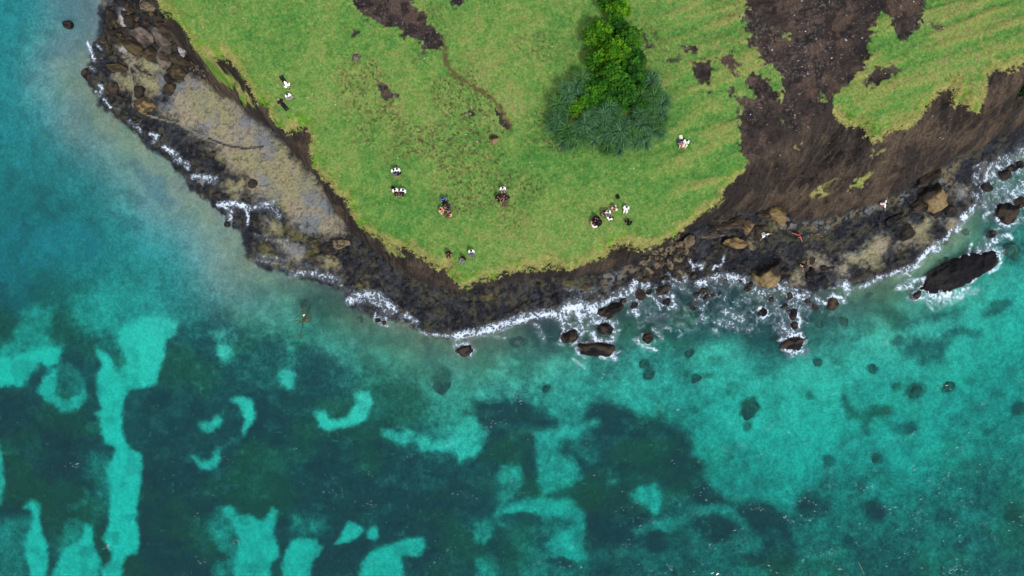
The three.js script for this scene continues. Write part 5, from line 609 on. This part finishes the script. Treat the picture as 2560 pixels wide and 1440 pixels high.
const POSES = {
  knees: { pelvis: [0, .13, 0], chest: [0, .48, -.06], neck: [0, .62, -.03], head: [0, .76, 0], sh: s => [s * .18, .56, -.05], el: s => [s * .27, .33, .1], ha: s => [s * .1, .36, .33], hip: s => [s * .09, .12, .03], kn: s => [s * .14, .45, .38], an: s => [s * .12, .08, .52], to: s => [s * .12, .05, .66], size: .78, mid: [0, .4, .15] },
  legs: { pelvis: [0, .13, 0], chest: [0, .47, -.12], neck: [0, .6, -.13], head: [0, .74, -.12], sh: s => [s * .18, .55, -.12], el: s => [s * .29, .3, -.24], ha: s => [s * .27, .05, -.3], hip: s => [s * .09, .12, .03], kn: s => [s * .11, .15, .45], an: s => [s * .12, .08, .85], to: s => [s * .14, .18, .9], size: .86, mid: [0, .4, .25] },
  cross: { pelvis: [0, .13, 0], chest: [0, .48, .02], neck: [0, .62, .05], head: [0, .75, .1], sh: s => [s * .18, .56, .03], el: s => [s * .27, .32, .12], ha: s => [s * .14, .2, .32], hip: s => [s * .09, .12, .03], kn: s => [s * .34, .15, .26], an: s => [-s * .08, .08, .32], to: s => [-s * .2, .06, .34], size: .72, mid: [0, .4, .1] },
  stand: { pelvis: [0, .92, 0], chest: [0, 1.27, 0], neck: [0, 1.45, .01], head: [0, 1.6, .04], sh: s => [s * .19, 1.38, 0], el: s => [s * .27, 1.1, -.02], ha: s => [s * .26, .86, .1], hip: s => [s * .09, .9, 0], kn: s => [s * .1, .5, .03], an: s => [s * .11, .08, 0], to: s => [s * .12, .05, .13], size: .96, mid: [0, .88, 0] },
  reach: { pelvis: [0, .5, -.08], chest: [0, .8, .14], neck: [0, .95, .25], head: [0, 1.07, .34], sh: s => [s * .19, .9, .2], el: s => [s * .45, .85, .26], ha: s => [s * .66, .8, .36], hip: s => [s * .09, .48, -.06], kn: s => [s * .17, .4, .28], an: s => [s * .16, .08, .02], to: s => [s * .18, .05, .16], size: .84, mid: [0, .6, .1] },
  lie: { pelvis: [0, .12, 0], chest: [0, .15, -.38], neck: [0, .17, -.56], head: [0, .18, -.72], sh: s => [s * .18, .14, -.48], el: s => [s * .32, .09, -.3], ha: s => [s * .3, .07, -.04], hip: s => [s * .09, .12, .04], kn: s => [s * .11, .22, .42], an: s => [s * .12, .08, .8], to: s => [s * .15, .16, .9], size: 1, mid: [0, .2, .08] },
};
const figure = {};
for (const [name, q] of Object.entries(POSES)) {
  const H = q.head, dir = [H[0] - q.neck[0], H[1] - q.neck[1], H[2] - q.neck[2]], lying = name === 'lie';
  const face = lying ? [0, 1, 0] : [0, -.1, 1], skull = [[H[0], H[1] + (lying ? 0 : .025), H[2] - (lying ? .02 : .01)], H, .095, .09];
  const torso = [[q.pelvis, q.chest, .13, .125], [q.sh(1), q.sh(-1), .075, .075], [q.chest, q.neck, .1, .06]];
  const arms = both(s => [q.sh(s), q.el(s), .055, .044]).concat(both(s => [q.el(s), q.ha(s), .042, .03]));
  const legs = both(s => [q.hip(s), q.kn(s), .088, .06]).concat(both(s => [q.kn(s), q.an(s), .058, .04]));
  const feet = both(s => [q.an(s), q.to(s), .042, .034]);
  const nose = [[H[0], H[1] + face[1] * .09, H[2] + face[2] * .09], [H[0], H[1] + face[1] * .115 - (lying ? 0 : .02), H[2] + face[2] * .115], .014, .016];
  const body = surfaceOf([skull, nose, [q.neck, H, .055, .06], ...torso.map(b => [b[0], b[1], b[2] - .01, b[3] - .01]), ...arms, ...legs, ...feet], 0, q.mid, q.size, 62);
  const extra = []; for (const s of [1, -1]) { const h = q.ha(s), e = q.el(s), l = Math.hypot(h[0] - e[0], h[1] - e[1], h[2] - e[2]), d = [(h[0] - e[0]) / l, (h[1] - e[1]) / l, (h[2] - e[2]) / l];
    const palm = new THREE.SphereGeometry(1, 8, 6); palm.scale(.042, .02, .05); palm.translate(h[0] + d[0] * .04, h[1] + d[1] * .04, h[2] + d[2] * .04); extra.push(palm);
    for (let k = 0; k < 5; k++) { const side = (k - 2) * .018, len = [.045, .07, .078, .072, .05][k], c = new THREE.CapsuleGeometry(.009, len, 2, 5); c.rotateX(Math.PI / 2 + (k === 0 ? 0.2 : 0.35)); if (k === 0) c.rotateY(s * 0.8); c.translate(h[0] + d[0] * .09 + side * (k === 0 ? 1.5 : 1), h[1] + d[1] * .09 - .005, h[2] + d[2] * .09 + (k === 0 ? -.03 : .02)); extra.push(c); } }
  for (const s of [1, -1]) { const ear = new THREE.SphereGeometry(.025, 6, 5); ear.scale(.5, 1, .8); ear.translate(H[0] + s * .092, H[1], H[2]); extra.push(ear); }
  const bare = [body, ...extra].map(g => { const k = g.index ? g.toNonIndexed() : g; k.deleteAttribute('uv'); return k; });
  const eye = s => { const g = new THREE.SphereGeometry(.012, 6, 5).toNonIndexed(); g.deleteAttribute('uv'); g.translate(H[0] + s * .034, H[1] + (lying ? .085 : .015), H[2] + (lying ? -.01 : .086)); return g; };
  const white = g => { g.setAttribute('color', new THREE.BufferAttribute(new Float32Array(g.attributes.position.count * 3).fill(1), 3)); return g; }, dark = g => { g.setAttribute('color', new THREE.BufferAttribute(new Float32Array(g.attributes.position.count * 3).fill(0.03), 3)); return g; };
  const mouth = new THREE.SphereGeometry(.02, 6, 5).toNonIndexed(); mouth.deleteAttribute('uv'); mouth.scale(1.2, .35, .5); mouth.translate(H[0], H[1] + (lying ? .08 : -.05), H[2] + (lying ? .05 : .082));
  figure[name] = {
    body: mergeGeometries([...bare.map(white), dark(eye(1)), dark(eye(-1)), dark(mouth)]),
    shirt: surfaceOf([...torso, ...both(s => { const a = q.sh(s), b = q.el(s); return [a, [mix(a[0], b[0], .75), mix(a[1], b[1], .75), mix(a[2], b[2], .75)], .07, .064]; })], .014, q.mid, q.size, 56, (x, y, z) => capsuleD(x, y, z, q.neck, H, -.0, -.0) < .09 ? .09 - capsuleD(x, y, z, q.neck, H, 0, 0) : -1),
    trousers: surfaceOf([...legs.slice(0, 2), ...legs.slice(2).map(b => [b[0], [mix(b[0][0], b[1][0], .85), mix(b[0][1], b[1][1], .85), mix(b[0][2], b[1][2], .85)], b[2], b[3] + .012]), [q.hip(1), q.hip(-1), .105, .105]], .018, q.mid, q.size, 56),
    hair: (() => { const g = new THREE.SphereGeometry(.112, 14, 10), p = g.attributes.position; for (let i = 0; i < p.count; i++) { let x = p.getX(i), y = p.getY(i), z = p.getZ(i); const front = lying ? y : z; if (front > .045 && (lying ? z > -.06 : y < .05)) { if (lying) y = .045; else z = .045; } p.setXYZ(i, x * .96, y * (lying ? 1 : 1.08), z * 1.04); } g.translate(H[0], H[1] + (lying ? -.015 : .03), H[2] + (lying ? -.03 : -.02)); g.computeVertexNormals(); return g; })(),
    tail: (() => { const a = q.neck, g = new THREE.SphereGeometry(1, 10, 8); g.scale(.085, .2, .05); g.translate(a[0], a[1] + (lying ? -.1 : -.02), a[2] - (lying ? .1 : .1)); return g; })(),
  };
}
const cloth = {}; const clothMat = (c) => cloth[c] || (cloth[c] = std({ color: col3(c.split(',').map(Number)), roughness: 1 }));
const skinMat = std({ color: col3([.36, .2, .13]), vertexColors: true, roughness: 0.7 }), hairMat = std({ color: col3([.008, .007, .008]), roughness: 0.6 });
const WEAR = { white: '.85,.85,.86', black: '.012,.012,.014', navy: '.03,.035,.1', blue: '.03,.12,.32', peach: '.6,.3,.2', pink: '.6,.34,.32', maroon: '.12,.015,.02', brown: '.1,.06,.045', grey: '.2,.2,.22', red: '.42,.08,.07', cream: '.7,.66,.5', denim: '.08,.11,.18' };
function person(px, py, pose, turn, shirt, trousers, label, long) {
  const [x, y, z] = onGround(px, py), t = thing('person', x, y, z, turn * Math.PI / 180), f = figure[pose]; mesh('body', f.body, skinMat, t); mesh('shirt', f.shirt, clothMat(WEAR[shirt]), t); mesh('trousers', f.trousers, clothMat(WEAR[trousers]), t);
  const h = mesh('hair', f.hair, hairMat, t); if (long) mesh('long_hair', f.tail, hairMat, h); return tag(t, label, 'person', 'people on the headland');
}
[[713, 206, 'lie', 215, 'white', 'black', 'person in white shirt and black trousers lying back on turf near the cliff edge'], [723, 240, 'cross', 20, 'white', 'grey', 'person in white huddled between a reclining pair'], [708, 262, 'lie', 40, 'black', 'black', 'person all in black lying on the turf near the cliff edge'],
  [987, 428, 'knees', 10, 'white', 'denim', 'person in white sitting shoulder to shoulder with another, no bag'], [995, 426, 'knees', -10, 'white', 'black', 'person in white sitting shoulder to shoulder beside a black bag'],
  [990, 477, 'knees', 15, 'white', 'black', 'person in white at the dark-clothed end of a seated row of three', 1], [1001, 476, 'cross', 0, 'white', 'brown', 'person in white in the middle of a seated row of three', 1], [1010, 478, 'knees', -25, 'white', 'black', 'person in white leaning over black legs, ending a row of three'],
  [1109, 499, 'knees', 20, 'blue', 'black', 'person in bright blue jacket sitting at the back of a picnic ring'], [1113, 511, 'cross', 30, 'black', 'black', 'person in black sitting next to the one in bright blue', 1], [1123, 521, 'cross', -70, 'navy', 'black', 'person in navy sitting sideways in the picnic ring', 1], [1101, 525, 'cross', 70, 'peach', 'peach', 'person in peach top sitting at the open side of the picnic ring'], [1126, 535, 'knees', -60, 'peach', 'brown', 'person in peach top sitting in front of the one in navy', 1],
  [1257, 473, 'knees', 5, 'white', 'grey', 'person in white sitting behind three in dark clothes'], [1260, 488, 'cross', 20, 'maroon', 'brown', 'person in maroon sitting in front of the lone white shirt'], [1244, 493, 'knees', 40, 'black', 'black', 'person in black sitting at the outer end of the maroon group'], [1253, 495, 'cross', 10, 'brown', 'black', 'person in dark brown squeezed between black and maroon'], [1266, 498, 'legs', -15, 'black', 'brown', 'person in black with legs stretched out beside the one in maroon'],
  [1532, 518, 'cross', 30, 'pink', 'brown', 'person in pink sitting beside a cream bag', 1], [1564, 520, 'knees', -10, 'white', 'white', 'person all in white sitting alone by the cream bag'], [1508, 530, 'cross', 20, 'brown', 'brown', 'person in brown leaning on the one in a loose white shirt', 1], [1518, 531, 'knees', 0, 'white', 'grey', 'person in loose white shirt sitting next to the one in brown'], [1522, 548, 'cross', 160, 'white', 'black', 'person in white facing back toward the two behind'],
  [1487, 543, 'cross', 10, 'black', 'black', 'person in black at the back of the tight dark cluster', 1], [1496, 547, 'cross', -60, 'black', 'navy', 'person in black on the seaward flank of the tight dark cluster', 1], [1482, 553, 'cross', 80, 'black', 'black', 'person in black on the near-bush flank of the tight dark cluster', 1], [1499, 557, 'knees', -100, 'black', 'black', 'person in black with knees drawn up in the tight dark cluster'], [1485, 567, 'cross', 170, 'white', 'pink', 'person in white with pink trousers closing the tight dark cluster'], [1494, 565, 'cross', -170, 'black', 'grey', 'person in black sitting beside the white shirt in the cluster', 1], [1479, 561, 'cross', 120, 'pink', 'grey', 'person in pink at the corner of the tight dark cluster'],
  [1572, 559, 'knees', -140, 'black', 'black', 'person in black crouched alone on the turf facing inland'], [1122, 633, 'knees', 0, 'black', 'maroon', 'person in black with maroon trousers sitting facing the sea', 1], [1179, 629, 'knees', 5, 'white', 'denim', 'person in white with long black hair sitting near the tip', 1], [1159, 646, 'knees', -30, 'black', 'grey', 'person in black sitting nearest the drop at the tip'],
  [1699, 356, 'knees', 10, 'navy', 'pink', 'person in navy with a white bag behind, below the screw pines'], [1713, 356, 'knees', -15, 'white', 'cream', 'person in white sitting beside the one in navy below the screw pines', 1],
  [1905, 586, 'reach', 30, 'white', 'white', 'person in white with arms spread among the brown boulders'], [1992, 588, 'reach', -40, 'red', 'black', 'person in faded red bending on the black flat'], [2199, 511, 'reach', 80, 'white', 'red', 'person in white and red climbing at the foot of the bare slope'], [2001, 661, 'reach', 60, 'black', 'pink', 'person in dark clothes bending at the rim of the pale pool'],
].forEach(a => person(...a));
// bags set down in the grass
function bag(px, py, c, label, size = 1, turn = 0) {
  const [x, y, z] = onGround(px, py), t = thing('bag', x, y, z, turn), m = clothMat(WEAR[c]); const g = ball(5), p = g.attributes.position; for (let i = 0; i < p.count; i++) { const v = [p.getX(i), p.getY(i), p.getZ(i)].map(q => Math.sign(q) * Math.pow(Math.abs(q), 0.55)); p.setXYZ(i, v[0] * .17 * size, (v[1] + 1) * .11 * size, v[2] * .22 * size); } g.computeVertexNormals(); mesh('sack', g, m, t);
  const pk = ball(4); pk.scale(.1 * size, .05 * size, .13 * size); pk.translate(0, .22 * size, .02); mesh('pocket', pk, m, t);
  for (const s of [1, -1]) { const st = new THREE.TorusGeometry(.1 * size, .014, 5, 12, Math.PI); st.rotateY(Math.PI / 2); st.translate(s * .08 * size, .2 * size, 0); mesh('strap', st, m, t); } return tag(t, label, 'bag');
}
bag(1000, 432, 'black', 'black bag beside a pair in white shirts', .8); bag(1544, 492, 'black', 'black backpack lying alone behind the seated friends', 1.1, .4); bag(1540, 523, 'cream', 'cream cloth bag beside the one in pink', .8, .5); bag(1117, 539, 'black', 'small black bag by the picnic ring', .6); bag(1701, 344, 'cream', 'large cream bag behind the one in navy', 1.1, .2); bag(1711, 365, 'cream', 'small cream bag at the feet of the pair below the screw pines', .7); bag(983, 470, 'black', 'black bag at the end of the row of three', .9, .8);

// ---------------------------------------------------------------- driftwood
{
  const [x, z] = P(758, 795, 0), t = thing('driftwood_branch', x, 0.03, z), k = CAM_H / FOCAL, L = (pts, a, b) => limb(pts.map(([u, v, h = 0]) => [(u - 758) * k, h, (v - 795) * k]), a, b), wood = std({ color: col3(C(84, 62, 44)) }), dark = std({ color: col3(C(46, 40, 36)) });
  mesh('stem', L([[777, 760], [770, 780], [765, 792], [758, 800], [757, 815], [753, 830]], .035, .03), dark, t);
  for (const b of [[[730, 803], [745, 801], [758, 797]], [[735, 798], [745, 790], [751, 786]], [[742, 812], [752, 803], [762, 797]], [[758, 800], [768, 796], [783, 792, .08]], [[747, 808], [756, 800], [766, 790, .1]], [[755, 797], [761, 803], [765, 800, .1]]]) mesh('twig', L(b, .035, .015), wood, t);
  const p = [], ix = []; for (let q = 0; q < 120; q++) { const c = q < 70 ? [rr(750, 775), rr(789, 806)] : q < 95 ? [rr(752, 768), rr(772, 782)] : [rr(744, 752), rr(834, 845)], a = rr(0, 6.28), s = rr(.05, .12), b = p.length / 3, X = (c[0] - 758) * k, Z = (c[1] - 795) * k, y = rr(0, .06); p.push(X - Math.cos(a) * s, y, Z - Math.sin(a) * s, X - Math.sin(a) * s * .4, y + .01, Z + Math.cos(a) * s * .4, X + Math.cos(a) * s, y, Z + Math.sin(a) * s, X + Math.sin(a) * s * .4, y + .01, Z - Math.cos(a) * s * .4); ix.push(b, b + 1, b + 2, b, b + 2, b + 3); }
  const g = new THREE.BufferGeometry(); g.setAttribute('position', new THREE.Float32BufferAttribute(p, 3)); g.setIndex(ix); g.computeVertexNormals(); mesh('dead_leaves', g, std({ color: col3(C(124, 104, 60)), side: THREE.DoubleSide }), t).userData.kind = 'stuff';
  tag(t, 'brown leafy branch with spread twigs floating off the dark flat', 'branch');
  const [fx, fz] = P(760, 788, 0), fl = ball(4); fl.scale(.16, .09, .09); const f = mesh('float', fl, clothMat(WEAR.white)); f.position.set(fx, .04, fz); f.rotation.y = .7; tag(f, 'small white float caught in the drifting branch', 'float');
  for (const [a, b, c, d, w, l, cc] of [[2145, 1404, 2161, 1437, .05, 'pale straight pole floating alone on open water', C(150, 160, 130)], [1046, 1016, 1097, 1010, .02, 'thin dark stick floating over pale sand', C(40, 56, 60)]]) { const [x0, z0] = P(a, b), [x1, z1] = P(c, d), o = mesh('floating_pole', limb([[(x0 - x1) / 2, 0, (z0 - z1) / 2], [rr(-.05, .05), .01, rr(-.05, .05)], [(x1 - x0) / 2, 0, (z1 - z0) / 2]], w, w * 0.7), std({ color: col3(cc) })); o.position.set((x0 + x1) / 2, .03, (z0 + z1) / 2); tag(o, l, 'pole'); }
}
renderer.render(scene, camera);
